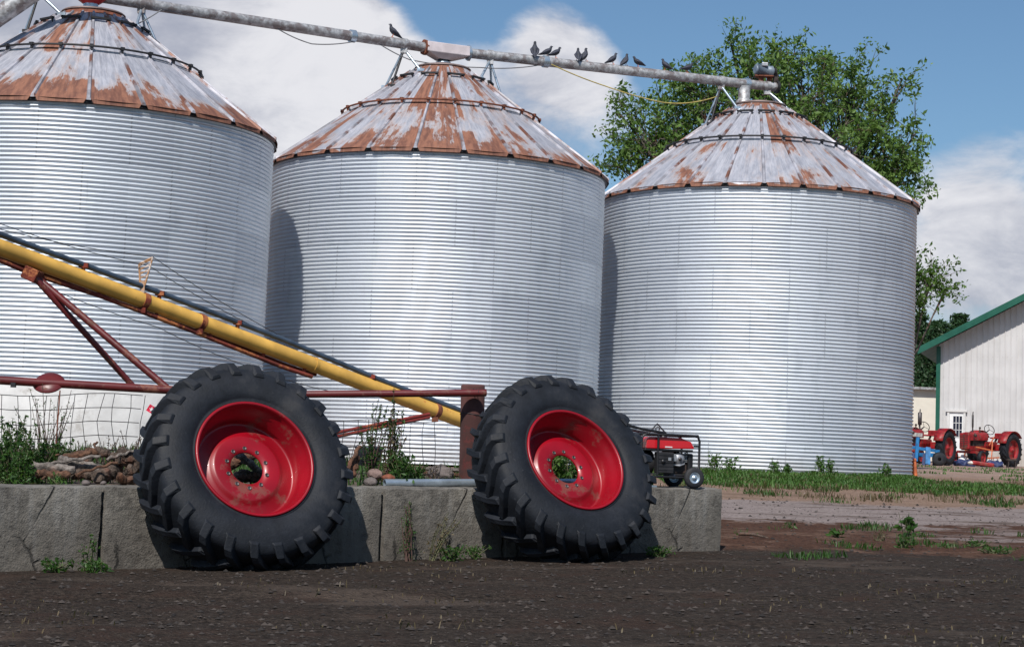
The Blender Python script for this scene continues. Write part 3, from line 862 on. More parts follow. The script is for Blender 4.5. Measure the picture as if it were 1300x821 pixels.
# small red tag with a white star on the fence
c = at(192.5, 519.5, 15.6); tg_ = thing('fence_tag', c, 'small red tag with a white star hanging on the wire fence beside the left wheel', 'tag')
q = Matrix.Translation(c) @ Matrix.Rotation(radians(12), 4, 'Z') @ Matrix.Rotation(radians(30), 4, 'Y')
part('plate', MB().box((0, 0, 0), (.072, .006, .062), q), simple('red_tag_paint', (.62, .01, .05), .5), tg_)
st_ = []
for i in range(10):
    r = .024 if i % 2 == 0 else .010; t = pi/2 + i*pi/5 + .4; st_.append((r*cos(t), -.0055, r*sin(t)))
st_.append((0, -.0055, 0))
part('star', MB().add(st_, [(i, (i+1) % 10, 10) for i in range(10)], False, q), M['white_paint'], tg_)

# ------------------------------------------------------------------ yellow auger
def D(px, d0=19.4, d1=23.8): return d0 + (d1-d0)*px/583
ta = at(-330, 188, D(-330)); tb_ = at(592, 536.5, D(592))
ax = (tb_-ta).normalized()
au = thing('portable_auger', tb_, 'long yellow portable auger sloping down from the left edge to behind the red post', 'auger')
tubep = [at(x, y, D(x)) for x, y in ((-330, 191), (0, 314.5), (200, 388.5), (400, 463.5), (592, 536))]
part('tube', MB().tube(tubep, .091, 24), M['yellow'], au)
sh = [at(x, y, D(x)-.03) for x, y in ((-330, 172), (0, 297.5), (200, 370.5), (360, 431.), (480, 481), (592, 523.5))]
part('drive_shaft_guard', MB().tube(sh, .032, 14), M['bluegrey'], au)
tr = [at(x, y, D(x)-.02) for x, y in ((-330, 205), (0, 330.5), (39, 347), (127, 375.5), (244, 420.), (357, 465), (396, 478))]
part('truss_rod', MB().tube(tr, .026, 10), M['orange_rust'], au)
part('truss_rod', MB().tube([p + Vector((.03, .16, .03)) for p in tr], .020, 10), M['maroon'], au)
def on(pts, x):
    for a, b_ in zip(pts[:-1], pts[1:]):
        xa, xb = pix(a)[0], pix(b_)[0]
        if xa <= x <= xb: return a.lerp(b_, (x-xa)/(xb-xa))
for x in (-60, 100, 200, 297, 468):
    a, b_ = on(tubep, x), on(sh, x+3)
    part('bracket', MB().beam(a, b_, .05, .025, ax).box(b_ - Vector((0, 0, .005)), (.10, .075, .05)), M['orange_rust'], au)
for x in (52, 127, 200, 268, 335, 388):
    a, b_ = on(tubep, x), on(tr, x-3)
    part('bracket', MB().beam(a, b_, .03, .03, ax), M['orange_rust'], au)
for x in (181, 252, 551):
    a = on(tubep, x); part('clamp_band', MB().tube([a-ax*.035, a+ax*.035], .099, 20).box(a + Vector((0, -.03, -.11)), (.08, .08, .06)), M['orange_rust'] if x < 300 else M['rust'], au)
a = on(tubep, 398); part('clamp_band', MB().tube([a-ax*.02, a+ax*.02], .096, 20), M['yellow'], au)
# lattice upright with guy cables
dl = D(182)-.06
rk = MB(); L0, L1, T0, T1 = at(178, 362, dl), at(184, 362, dl), at(176.5, 335.5, dl), at(194, 326.5, dl)
rk.beam(at(181, 372, dl), at(181, 358, dl), .05, .03, Vector((0, 1, 0)))
rk.tube([L0, T0], .011, 6); rk.tube([L1, T1], .011, 6); rk.tube([T0, T1], .011, 6)
for k in range(5):
    u = (k+.5)/5; v = (k+1.1)/5.2
    rk.tube([L0.lerp(T0, u), L1.lerp(T1, min(1, v))], .006, 6); rk.tube([L1.lerp(T1, u), L0.lerp(T0, min(1, v))], .006, 6)
part('cable_rack', rk, paint_rust('peeling_orange_rack', (.50, .26, .12), .5, .6, 9., (.35, .30, .27)), au)
gc = MB()
for pts in (((-120, 262), (0, 291), (194, 326), (352, 424)), ((-120, 255), (0, 284), (190, 338), (336, 421)), ((30, 352), (200, 415), (330, 470), (440, 500))):
    pp = [at(x, y, D(x)-.05) for x, y in pts]; gc.tube(sagline(pp, [.03]*3, 8), .0045, 5)
part('guy_cable', gc, M['wire'], au)
# undercarriage
part('lift_arm', MB().tube([at(41, 349, D(41)-.12), at(168, 489, 20.1)], .034, 12), M['maroon'], au)
part('lift_arm', MB().tube([at(44, 350, D(44)-.02), at(214, 494, 19.6)], .038, 12), M['maroon'], au)
part('arm_bracket', MB().box(at(41, 349, D(41)-.05), (.16, .24, .14), R=Matrix.Rotation(.4, 3, 'Y')), M['orange_rust'], au, bevel=.01)
part('axle_pipe', MB().tube([at(-120, 477, 18.9), at(0, 482.5, 19.2), at(219, 495, 19.6), at(330, 501, 19.9)], .045, 16), M['maroon'], au)
dc = at(62, 486, 19.36)
part('hub_disc', MB().lathe([(.0, .052), (.06, .05), (.13, .035), (.155, .01), (.165, 0), (.155, -.012), (0, -.02)], 28, Matrix.Translation(dc) @ Matrix.Rotation(radians(42), 4, 'X')), M['maroon'], au)
part('bolt', MB().box(at(17, 488.5, 19.2), (.05, .04, .05)), M['dark'], au)
for dy in (-2.2, 3.2):
    part('lower_brace', MB().tube([at(402, 556+dy, 22.2), at(545, 527+dy*.7, D(545)-.12)], .022, 10), paint_rust('worn_red_brace_%d' % int(dy+3), (.22, .03, .025), .42, .5, 6.), au)

# ------------------------------------------------------------------ logs, boards, stones, pipe on the wall
def log(px0, py0, px1, py1, r, dep, mat, label, kind='log', d2=0):
    a, b_ = at(px0, py0, dep), at(px1, py1, dep+d2)
    rnd = random.Random(int(px0*7+py0)); n_ = 22
    pts, rs = [], []
    dd = b_-a; sd = dd.cross(Vector((0, 0, 1))).normalized()
    for i in range(n_+1):
        t = i/n_; pts.append(a.lerp(b_, t) + sd*.010*sin(i*.7+px0) + Vector((0, 0, .006*sin(i*.9+py0)))); rs.append(r*(1+.06*sin(i*1.3+px1))*rnd.uniform(.97, 1.04))
    rs = [q_*(.8 if i in (0, n_) else 1) for i, q_ in enumerate(rs)]; mb = MB().tube(pts, rs, 18)
    for i, v in enumerate(mb.v):
        k = noise.noise(v*11+Vector((px0, 0, 0)))*.28 + noise.noise(v*34)*.20 + noise.noise(v*80)*.08
        c_ = a + dd*max(0, min(1, (v-a).dot(dd)/dd.length_squared)); mb.v[i] = v + (v-c_)*k
    mb.sm = [False]*len(mb.sm)
    o = part(kind, mb, mat, org=(a+b_)/2)
    tag(o, label, 'log' if kind == 'log' else 'wood', 'firewood piled on the wall')
    return o
LG = [(37, 591, 96, 596, .036, 15.05, 'log2', 'long pale grey log at the left front of the firewood', 0),
 (74, 585, 130, 597, .046, 15.2, 'log2', 'pale grey split log sloping down to the right, middle of the firewood', .1),
 (124, 606, 149, 596, .058, 15.1, 'log', 'short log with a dark round end at the front of the pile', .5),
 (152, 577, 179, 590, .066, 15.5, 'log', 'thick dark log on top of the pile next to the left wheel', .1),
 (80, 583, 124, 572, .04, 15.5, 'log3', 'reddish rotten log at the back top of the firewood', .1),
 (122, 571, 151, 582, .034, 15.6, 'log', 'thin brown log across the top of the pile', .1),
 (163, 596, 168, 612, .055, 15.25, 'log', 'short upright chunk of bark against the left wheel', .05),
 (46, 600, 88, 604, .034, 15.0, 'log3', 'low reddish log under the long pale one', 0),
 (92, 601, 120, 603, .04, 15.15, 'log', 'small brown log in the middle of the bottom row', .1),
 (150, 604, 158, 611, .03, 15.0, 'log3', 'rusty brown chip of wood in front of the pile', .1),
 (104, 590, 118, 577, .03, 15.5, 'log', 'short dark branch poking up from the back of the pile', .1),
 (285, 592, 345, 566, .05, 15.9, 'log3', 'brown log seen through the hub hole of the left wheel', .3),
 (296, 606, 352, 600, .055, 15.85, 'log', 'dark log seen low through the hub hole of the left wheel', .2),
 (300, 575, 330, 598, .030, 15.8, 'log2', 'pale stick crossing the hub hole of the left wheel', .1)]
for (a, b_, c_, d_, r, dep, mt_, lb, d2) in LG: log(a, b_, c_, d_, r, dep, M[mt_], lb, 'log', d2)
log(438, 600, 457, 566, .018, 16.3, M['log3'], 'upright splinter of brown wood right of the left wheel', 'wood_splinter', .2)
log(446, 604, 452, 580, .03, 16.4, M['log3'], 'rotten brown stump piece right of the left wheel', 'stump', .1)
bd = MB().beam(at(531, 598, 18.0), at(590, 601, 18.2), .16, .025).v
for i, (a, b_, c_, d_, dep, lb) in enumerate(((533, 594, 592, 597, 18.4, 'old grey board lying behind the others at the foot of the red post'),
                                             (530, 600, 588, 603, 18.0, 'old brown board in front at the foot of the red post'))):
    o = part('old_board', MB().beam(at(a, b_, dep), at(c_, d_, dep+.15), .16, .028, Vector((0, .1, 1))), M['log3'] if i else M['log2'], org=at(a, b_, dep)); tag(o, lb, 'board', 'old boards by the post')
def stone(px, py, dep, r, mat, lb, grp='stones on the wall'):
    c_ = at(px, py, dep); mb = MB().ball((0, 0, 0), (r, r*.8, r*.65), 20, 14)
    mb.v = [v*(1 + .45*noise.noise(v*7/(r/.08)+Vector((px, py, 0))) + .22*noise.noise(v*24+Vector((px, 0, 0)))) + c_ for v in mb.v]; mb.sm = [False]*len(mb.sm)
    tag(part('stone', mb, mat, org=c_), lb, 'stone', grp)
SK = [(60, 589, 128, 578, .012, 15.1, 'thin stick lying across the long pale grey log'), (98, 601, 150, 586, .011, 15.0, 'thin stick leaning over the short dark ended log'), (70, 577, 104, 586, .010, 15.3, 'brown stick at the back left of the firewood'),
      (118, 583, 122, 560, .010, 15.6, 'thin stick standing up behind the firewood'), (136, 583, 172, 571, .012, 15.4, 'thin stick resting on the thick dark log'), (52, 607, 84, 598, .009, 14.95, 'thin stick at the front left foot of the firewood')]
for (a, b_, c_, d_, r, dep, lb) in SK: log(a, b_, c_, d_, r, dep, M['log2' if r > .011 else 'log3'], lb, 'log', .1)
stone(108, 613, 14.95, .035, M['rock'], 'flat grey stone under the front of the firewood')
stone(131, 613, 14.95, .03, M['rock'], 'small grey stone below the short dark ended log')
stone(477, 602, 16.6, .08, M['pinkrock'], 'pinkish pointed stone left of the bush between the wheels')
stone(492, 606, 16.5, .06, M['rust'], 'brown stone just left of the grey pipe end')
stone(560, 603, 17.3, .12, M['rock'], 'low wide grey stone behind the grey pipe')
stone(472, 611, 16.3, .06, M['rock'], 'pale stone at the front edge of the wall left of the grey pipe')
gp = thing('steel_pipe', at(488, 612, 16.35), 'short galvanised steel pipe lying on the wall between the wheels', 'pipe')
ga, gb = at(488, 612.8, 16.42), at(745, 612.2, 17.35)
pm = MB().tube([ga, gb], .036, 20, cap=False); pm.tube([gb, ga], .030, 20, cap=False)
dgp = (gb-ga).normalized(); qg = Matrix.Translation(ga) @ dgp.to_track_quat('Z', 'Y').to_matrix().to_4x4()
pm.lathe([(.030, 0), (.036, 0)], 20, qg)
part('pipe', pm, M['galv_clean'], gp)
bk = at(468, 577, 17.2); bt = thing('metal_tub', bk, 'dull grey metal tub behind the stones right of the left wheel', 'tub')
part('tub', MB().lathe([(.0, -.10), (.10, -.10), (.13, .06), (.137, .065), (.137, .075), (.125, .07), (.095, -.09)], 24, Matrix.Translation(bk)), simple('dull_tub', (.16, .20, .25), .5, .5), bt)
part('handle', MB().tube([bk + Vector((.13*cos(t), -.03, .06+.09*sin(t)*.5)) for t in [pi*i/10 for i in range(11)]], .004, 6), M['dark'], bt)

# ------------------------------------------------------------------ portable generator
ge_b = at(842, 613, 17.75); gx = wd; yawg = atan2(wd.y, wd.x) - radians(14)
ge = thing('portable_generator', (0, 0, 0), 'red and black portable generator on small wheels standing on the right end of the wall', 'generator')
def gpart(nm, mb, mt_, par=None, bev=0): return part(nm, mb, mt_, par or ge, bevel=bev)
Lh, Wd_, Hh = .60, .42, .50
zf = .115
fr = MB()
def arc_frame(y):
    pts = [(-Lh/2, y, zf), (-Lh/2, y, Hh-.05), (-Lh/2+.015, y, Hh-.015), (-Lh/2+.05, y, Hh), (Lh/2-.05, y, Hh), (Lh/2-.015, y, Hh-.015), (Lh/2, y, Hh-.05), (Lh/2, y, zf), (Lh/2-.03, y, zf-.015), (-Lh/2+.03, y, zf-.015), (-Lh/2, y, zf)]
    return pts
for y in (-Wd_/2, Wd_/2): fr.tube(arc_frame(y), .0115, 10)
for x in (-Lh/2, Lh/2-.04):
    for z in (zf+.0, Hh-.0): fr.tube([(x+.02, -Wd_/2, z), (x+.02, Wd_/2, z)], .0125, 8)
fr.tube([(-Lh/2+.17, -Wd_/2, Hh), (-Lh/2+.17, -Wd_/2, zf)], .011, 8)
fr.tube([(Lh/2, -Wd_/2, Hh-.10), (Lh/2-.06, -Wd_/2, Hh-.10)], .008, 8)
gpart('frame', fr, M['black'])
tk = MB()
prof = [(-.235, .365), (-.235, .455), (-.20, .475), (.12, .475), (.225, .44), (.258, .385), (.258, .375), (-.10, .365)]
vs = [(x, y, z) for y in (-.185, .185) for x, z in prof]; k = len(prof)
tk.add(vs, [tuple(range(k)), tuple(range(2*k-1, k-1, -1))] + [(i, i+k, (i+1) % k+k, (i+1) % k) for i in range(k)])
gpart('fuel_tank', tk, M['red_plastic'], bev=.012)
gpart('fuel_cap', MB().lathe([(0, .50), (.035, .50), (.035, .47)], 16, Matrix.Translation((.02, .02, 0))), M['black'])
tt = MB().box((-.0, 0, .355), (.50, .36, .022)); gpart('tank_skirt', tt, M['black'], bev=.006)
gpart('label_strip', MB().box((-.01, -.186, .385), (.075, .003, .010)), M['white_paint'])
cp_ = gpart('control_panel', MB().box((-.045, -.165, .235), (.165, .10, .20)), M['dark'], bev=.008)
pm = MB()
for i in range(5): pm.box((-.045, -.217, .165+.035*i), (.155, .004, .004))
gpart('panel_lines', pm, M['black'], cp_)
gpart('outlet', MB().lathe([(0, .012), (.02, .012), (.022, 0)], 14, Matrix.Translation((-.075, -.215, .245)) @ Matrix.Rotation(pi/2, 4, 'X')), M['black'], cp_)
gpart('outlet', MB().box((-.01, -.218, .27), (.03, .008, .03)), M['grey_al'], cp_)
gpart('alternator', MB().tube([(-.26, 0, .23), (-.24, 0, .23), (-.12, 0, .23)], [.09, .115, .115], 20), M['dark'])
en = gpart('engine', MB().box((.13, .02, .215), (.19, .24, .16)).box((.12, .06, .31), (.13, .16, .07)), M['grease'], bev=.01)
fins = MB()
for i in range(6): fins.box((.185, -.05, .25+.014*i), (.10, .14, .005))
gpart('cooling_fins', fins, M['grey_al'], en)
gpart('recoil_cover', MB().lathe([(0, .045), (.028, .045), (.045, .030), (.058, .024), (.060, 0)], 24, Matrix.Translation((.118, -.125, .275)) @ Matrix.Rotation(pi/2, 4, 'X')), M['grey_al'], en)
gpart('recoil_hub', MB().lathe([(0, .056), (.016, .055), (.018, .044)], 14, Matrix.Translation((.118, -.125, .275)) @ Matrix.Rotation(pi/2, 4, 'X')), M['bolt'], en)
gpart('air_filter', MB().box((.055, -.13, .285), (.06, .08, .07)).tube([(.06, -.12, .22), (.12, -.15, .21), (.18, -.13, .23)], .012, 8), M['grey_al'], en, .006)
gpart('muffler', MB().box((.245, -.03, .235), (.055, .22, .19)), M['black'], bev=.015)
gpart('spark_lead', MB().tube([(.16, -.14, .32), (.20, -.15, .34), (.225, -.12, .32), (.235, -.10, .29)], .006, 6), M['grey_al'])
gpart('base_tray', MB().box((0, 0, .125), (.52, .34, .014)), M['dark'])
for y in (-Wd_/2-.035, Wd_/2+.035):
    wv = gpart('wheel', MB().lathe([(.055, -.026), (.085, -.028), (.098, -.018), (.101, 0), (.098, .018), (.085, .028), (.055, .026)], 28, Matrix.Translation((.235, y, .10)) @ Matrix.Rotation(pi/2, 4, 'X')), M['rubber'])
    gpart('wheel_rim', MB().lathe([(.056, -.022), (.056, .022), (.050, .024), (.040, .010), (.022, .010), (.018, .026), (0, .026)], 24, Matrix.Translation((.235, y, .10)) @ Matrix.Rotation(pi/2, 4, 'X')).lathe([(0, -.02), (.056, -.022)], 24, Matrix.Translation((.235, y, .10)) @ Matrix.Rotation(pi/2, 4, 'X')), M['galv_clean'], wv)
gpart('axle', MB().tube([(.235, -Wd_/2-.03, .10), (.235, Wd_/2+.03, .10)], .01, 8), M['black'])
for y in (-.14, .14): gpart('foot', MB().box((-.24, y, .05), (.05, .04, .11)), M['black'])
for y in (-Wd_/2+.01, Wd_/2-.01):
    gpart('handle', MB().tube([(-.05, y, Hh+.015), (-.30, y, Hh+.045), (-.50, y, Hh+.085)], .013, 8).tube([(-.42, y, Hh+.069), (-.50, y, Hh+.086)], .018, 8), M['black'])
lh = MB(); lh.tube([(-.155, 0, Hh), (-.055, 0, Hh+.105), (.055, 0, Hh)], .0085, 8); lh.tube([(-.155, 0, Hh+.0), (.055, 0, Hh)], .010, 8)
lh.tube([(-.05+.02*cos(t), 0, Hh+.055+.02*sin(t)) for t in [2*pi*i/12 for i in range(13)]], .005, 6)
gpart('lifting_hook', lh, M['black'])
gl = ge_b + wd*0; s_, n_ = wall_sn(gl.x, gl.y)
gpos = Vector((A.x, A.y, 0)) + wd*(WL-.52) + wn*.33; gz = wtop(WL-.52) + .003
ge.location = (gpos.x, gpos.y, gz); ge.rotation_euler = (0, 0, yawg)
pl = Vector((A.x, A.y, 0)) + wd*(WL-.66) + wn*.42; zt_ = wtop(WL-.66)
tag(part('white_pail', MB().lathe([(0, 0), (.075, 0), (.08, .085), (.084, .087), (.084, .094), (0, .094)], 24, Matrix.Translation((pl.x, pl.y, zt_))), M['white_paint'], org=(pl.x, pl.y, zt_)), 'low white plastic tub under the generator', 'tub')
fm_ = MB().beam((pl.x-.2, pl.y-.28, zt_+.012), (pl.x+.1, pl.y-.10, zt_+.012), .07, .02)
tag(part('metal_strap', fm_, M['galv_clean'], org=(pl.x, pl.y, zt_)), 'flat grey metal strap lying on the wall below the generator', 'strap')

# ------------------------------------------------------------------ barn, shed, distant tractors
def vert(px, py, dep, zz):            # a point straight above/below the place seen
    p = at(px, py, dep); return Vector((p.x, p.y, zz))
BD = 78.
gzb = ground_z(17, BD)
bl_ = at(1192, 470, BD); el = at(1192, 440, BD).z; pk_dx = 10.5
rise = .54
bn = thing('barn', (bl_.x, BD, gzb), 'white metal sided barn with green roof edge and green corner trim at the right edge', 'barn')
xw0 = bl_.x; wallm = MB()
# ribbed gable wall
zt0 = el
nrib = int(pk_dx*2/.229)
def rz(x): return zt0 + (pk_dx - abs(x - (xw0+pk_dx)))*rise
xsr = []
for i in range(nrib):
    x = xw0 + i*.229
    xsr += [(x, 0), (x+.165, 0), (x+.172, -.036), (x+.203, -.036), (x+.21, 0)]
vs = []
for x, dy in xsr: vs += [(x, BD+dy, gzb-.5), (x, BD+dy, rz(x)+.1)]
wallm.add(vs, [(2*i, 2*i+2, 2*i+3, 2*i+1) for i in range(len(xsr)-1)])
LEN = 22.
wallm.add([(xw0, BD, gzb), (xw0, BD+LEN, gzb), (xw0, BD+LEN, zt0), (xw0, BD, zt0)], [(0, 3, 2, 1)])
xe = xw0 + 2*pk_dx
wallm.add([(xe, BD, gzb), (xe, BD+LEN, gzb), (xe, BD+LEN, zt0), (xe, BD, zt0), (xw0, BD+LEN, gzb), (xw0, BD+LEN, zt0), (xw0+pk_dx, BD+LEN, zt0+pk_dx*rise)], [(0, 1, 2, 3), (1, 4, 5, 6, 2)])
part('wall', wallm, M['siding'], bn)
wb = MB().box((xw0+pk_dx+2.1, BD+.0, gzb+.2), (2*pk_dx-4.2, .06, 1.5)); wb.v = [v for v in wb.v]
part('green_skirt', wb, M['green_trim'], bn)
part('base_trim', MB().box((xw0+1.6, BD-.0, gzb+.14), (3.3, .05, .28)), M['white_wall'], bn)
part('corner_trim', MB().box((xw0-.02, BD-.035, (gzb+zt0)/2), (.17, .10, zt0-gzb)).box((xw0-.045, BD+.10, (gzb+zt0)/2), (.05, .16, zt0-gzb)), M['green_trim'], bn)
oh, rv = .80, .75
x_e = xw0 - .78; thk = .16
rmb = MB()
def rf(x): return zt0 + .14 + (pk_dx - abs(x - (xw0+pk_dx)))*rise
for sgn in (0, 1):
    xa = x_e if sgn == 0 else xe + .78; xm = xw0 + pk_dx
    y0, y1 = BD-rv, BD+LEN+rv
    vs = [(xa, y0, rf(xa)+.16), (xm, y0, rf(xm)+.16), (xm, y1, rf(xm)+.16), (xa, y1, rf(xa)+.16), (xa, y0, rf(xa)), (xm, y0, rf(xm)), (xm, y1, rf(xm)), (xa, y1, rf(xa))]
    rmb.add(vs, [(0, 1, 2, 3), (4, 7, 6, 5), (0, 3, 7, 4), (0, 4, 5, 1), (3, 2, 6, 7)])
roofb = part('roof', rmb, M['green_trim'], bn)
fas = MB()
xm = xw0+pk_dx
for xa, sg in ((x_e, 1), (xe+.78, -1)):
    fas.add([(xa-.04*sg, BD-rv-.03, rf(xa)-.10), (xm, BD-rv-.03, rf(xm)-.10), (xm, BD-rv-.03, rf(xm)+.19), (xa-.04*sg, BD-rv-.03, rf(xa)+.19),
             (xa-.04*sg, BD-rv-.005, rf(xa)-.10), (xm, BD-rv-.005, rf(xm)-.10), (xm, BD-rv-.005, rf(xm)+.19), (xa-.04*sg, BD-rv-.005, rf(xa)+.19)],
            [(0, 1, 2, 3), (7, 6, 5, 4), (0, 4, 5, 1), (3, 2, 6, 7), (0, 3, 7, 4)])
part('fascia', fas, M['green_trim'], roofb)
# walk door with a nine pane window
dx0, dx1 = at(1203.5, 550, BD).x, at(1223.5, 550, BD).x; dzt = at(1213, 522, BD).z
dr = part('door', MB().box(((dx0+dx1)/2, BD-.045, (gzb+dzt)/2+.1), (dx1-dx0-.1, .05, dzt-gzb-.2)), M['white_paint'], bn)
part('door_frame', MB().box((dx0, BD-.06, (gzb+dzt)/2), (.09, .11, dzt-gzb)).box((dx1, BD-.06, (gzb+dzt)/2), (.09, .11, dzt-gzb)).box(((dx0+dx1)/2, BD-.075, dzt+.02), (dx1-dx0+.22, .14, .10)), M['white_wall'], dr)
wx0, wx1 = at(1209.5, 540, BD).x, at(1221, 540, BD).x; wz0, wz1 = at(1215, 554.5, BD).z, at(1215, 528, BD).z
part('window_pane', MB().box(((wx0+wx1)/2, BD-.075, (wz0+wz1)/2), (wx1-wx0, .012, wz1-wz0)), M['glass'], dr)
mu = MB()
for i in range(4):
    x = wx0 + (wx1-wx0)*i/3; mu.box((x, BD-.088, (wz0+wz1)/2), (.022, .015, wz1-wz0))
    z = wz0 + (wz1-wz0)*i/3; mu.box(((wx0+wx1)/2, BD-.0885, z), (wx1-wx0, .014, .02))
part('window_bars', mu, M['white_paint'], dr)
part('handle', MB().ball((dx0+.16, BD-.10, gzb+.95), .035), M['bolt'], dr)

bn.rotation_euler = (0, 0, radians(-18))
# white shed further back
sd0 = at(1130, 500, 96.); sd1 = at(1196, 500, 96.); gzs = ground_z(20, 96); stz = at(1175, 494.5, 96).z
shd = thing('shed', ((sd0.x+sd1.x)/2, 97, gzs), 'cream white flat topped shed behind the tractors left of the barn', 'shed')
part('wall', MB().box(((sd0.x+sd1.x)/2, 98.5, (gzs+stz)/2-.1), (sd1.x-sd0.x+1., 5., stz-gzs+.2)), M['cream'], shd)
part('roof', MB().box(((sd0.x+sd1.x)/2, 98.4, stz+.06), (sd1.x-sd0.x+1.3, 5.5, .12)), M['galv'], shd)

def wheel_parts(root, c, R, w_, rimR, rim_mat, nlug, offset=0.):
    """wheel with its axle along local y"""
    Wm = Matrix.Translation(c) @ Matrix.Rotation(pi/2, 4, 'X')
    h = w_/2
    tm = MB().lathe([(rimR, h*.75), (rimR+.03, h), ((R+rimR)/2, h*1.12), (R-.05, h*.95), (R-.025, h*.6), (R-.02, 0), (R-.025, -h*.6), (R-.05, -h*.95), ((R+rimR)/2, -h*1.12), (rimR+.03, -h), (rimR, -h*.75)], 40, Wm)
    if nlug:
        for k in range(nlug):
            for sd_ in (-1, 1):
                t = 2*pi*(k + .25*sd_)/nlug
                vs = []
                for (a, ar) in ((h*.98*sd_, 0), (0.0, .16)):
                    for dw, rr in ((-.035, R-.05), (-.02, R), (.02, R), (.035, R-.05)):
                        tt_ = t + (ar+dw)/R; vs.append((rr*cos(tt_), rr*sin(tt_), a))
                tm.add(vs, [(0, 1, 5, 4), (1, 2, 6, 5), (2, 3, 7, 6), (0, 3, 2, 1), (4, 5, 6, 7)], False, Wm)
    wh = part('wheel', tm, M['rubber'], root)
    rp = [(rimR+.01, h*.8), (rimR-.02, h*.78), (rimR-.03, h*.2), (rimR*.75, h*.1), (rimR*.35, h*.45), (rimR*.16, h*.6), (rimR*.15, h*.9), (0, h*.9)]
    rmm = MB().lathe(rp, 32, Wm)
    rmm.lathe([(r_, -a_) for r_, a_ in rp], 32, Wm)
    part('rim', rmm, rim_mat, wh)
    return wh

def tractor(label, hood, side, rim_mat, loc, heading, sc_, cult=True, fat_exhaust=False):
    t = thing('tractor', (0, 0, 0), label, 'tractor', 'old red tractors by the barn')
    Rr = .66
    for s in (-1, 1):
        wheel_parts(t, (-.95, s*.72, Rr), Rr, .30, .40, rim_mat, 20)
        wheel_parts(t, (1.05, s*.62, .30), .30, .14, .19, rim_mat, 0)
    part('front_axle', MB().beam((1.05, -.60, .34), (1.05, -.45, .52), .07, .07).beam((1.05, -.45, .52), (1.05, .45, .52), .08, .09).beam((1.05, .60, .34), (1.05, .45, .52), .07, .07), M['tractor_red'], t)
    part('frame_rail', MB().beam((-.8, -.14, .72), (1.25, -.14, .66), .06, .16).beam((-.8, .14, .72), (1.25, .14, .66), .06, .16), M['tractor_red'], t)
    part('engine', MB().box((.45, 0, .80), (.85, .26, .34)).box((.35, -.15, .85), (.3, .1, .2)), M['grease'], t, bevel=.02)
    part('transmission', MB().box((-.45, 0, .78), (.95, .34, .36)).box((-.95, 0, .74), (.35, 1.1, .26)), M['tractor_red'], t, bevel=.03)
    hm = MB(); pr = [(-.19, .98), (-.20, 1.18), (-.13, 1.27), (0, 1.30), (.13, 1.27), (.20, 1.18), (.19, .98)]
    xsx = [(1.22, -.02), (.5, 0), (-.15, .02)]
    vs = [(x, y, z+dz) for x, dz in xsx for y, z in pr]
    hm.add(vs, [(i*7+j, i*7+j+1, (i+1)*7+j+1, (i+1)*7+j) for i in range(2) for j in range(6)], True)
    hm.add(vs[:7], [tuple(range(7))[::-1]]); hm.add(vs[-7:], [tuple(range(7))])
    hd_ = part('hood', hm, hood, t)
    gm = MB().box((1.27, 0, .93), (.14, .42, .62))
    gr = part('grille', gm, M['tractor_red'], t, bevel=.04)
    gb_ = MB()
    for i in range(7): gb_.box((1.343, 0, .72+.07*i), (.012, .34, .022))
    gb_.box((1.344, 0, .93), (.02, .03, .52))
    part('grille_bars', gb_, M['grease'], gr)
    if side is not None: part('side_panel', MB().box((.55, .205, 1.10), (1.1, .012, .14)).box((.55, -.205, 1.10), (1.1, .012, .14)), side, hd_)
    xx_ = -.30 if fat_exhaust else .62
    ex = MB().tube([(.62, -.05, 1.24), (.62, -.05, 1.48)], .03, 10)
    ex.tube([(.62, -.05, 1.48), (.62, -.05, 1.5), (.62, -.05, 1.95), (.62, -.05, 1.97)], [.03, .075 if fat_exhaust else .04, .075 if fat_exhaust else .04, .03], 12)
    ex.tube([(.62, -.05, 1.97), (.60, -.05, 2.08)], .022, 8)
    ex.v = [v + Vector((xx_-.62, 0, 0)) for v in ex.v]
    part('exhaust_pipe', ex, M['bolt'], t)
    part('air_stack', MB().tube([(.30, .08, 1.25), (.30, .08, 1.45)], .025, 8).ball((.30, .08, 1.47), .045, 10, 6), M['grease'], t)
    part('steering_column', MB().tube([(-.1, 0, 1.2), (-.55, 0, 1.42)], .02, 8), M['grease'], t)
    sw = Matrix.Translation((-.57, 0, 1.43)) @ Matrix.Rotation(radians(-62), 4, 'Y')
    sm_ = MB().tube([sw @ Vector((.21*cos(2*pi*i/24), .21*sin(2*pi*i/24), 0)) for i in range(25)], .014, 8, False)
    for i in range(3): sm_.tube([sw @ Vector((0, 0, 0)), sw @ Vector((.21*cos(2*pi*i/3), .21*sin(2*pi*i/3), 0))], .009, 6)
    part('steering_wheel', sm_, M['black'], t)
    part('seat', MB().box((-1.15, 0, 1.12), (.38, .42, .06)).box((-1.34, 0, 1.22), (.05, .40, .20)), M['tractor_red'] , t, bevel=.03)
    part('seat_post', MB().beam((-.9, 0, .85), (-1.15, 0, 1.10), .07, .05), M['grease'], t)
    for s in (-1, 1):
        fm2 = MB(); n_ = 10
        vs = []
        for i in range(n_+1):
            a = radians(20 + 120*i/n_)
            for y in (s*.52, s*.90): vs.append((-.95 + .74*cos(a), y, Rr + .74*sin(a)))
        fm2.add(vs, [(2*i, 2*i+1, 2*i+3, 2*i+2) for i in range(n_)], True)
        fo = part('fender', fm2, hood, t); sd_m = fo.modifiers.new('solid', 'SOLIDIFY'); sd_m.thickness = .02
    for s in (-1, 1): part('headlight', MB().lathe([(0, .05), (.06, .05), (.075, .02), (.05, -.05), (0, -.06)], 14, Matrix.Translation((1.0, s*.30, 1.16)) @ Matrix.Rotation(pi/2, 4, 'Y')), M['grease'], t)
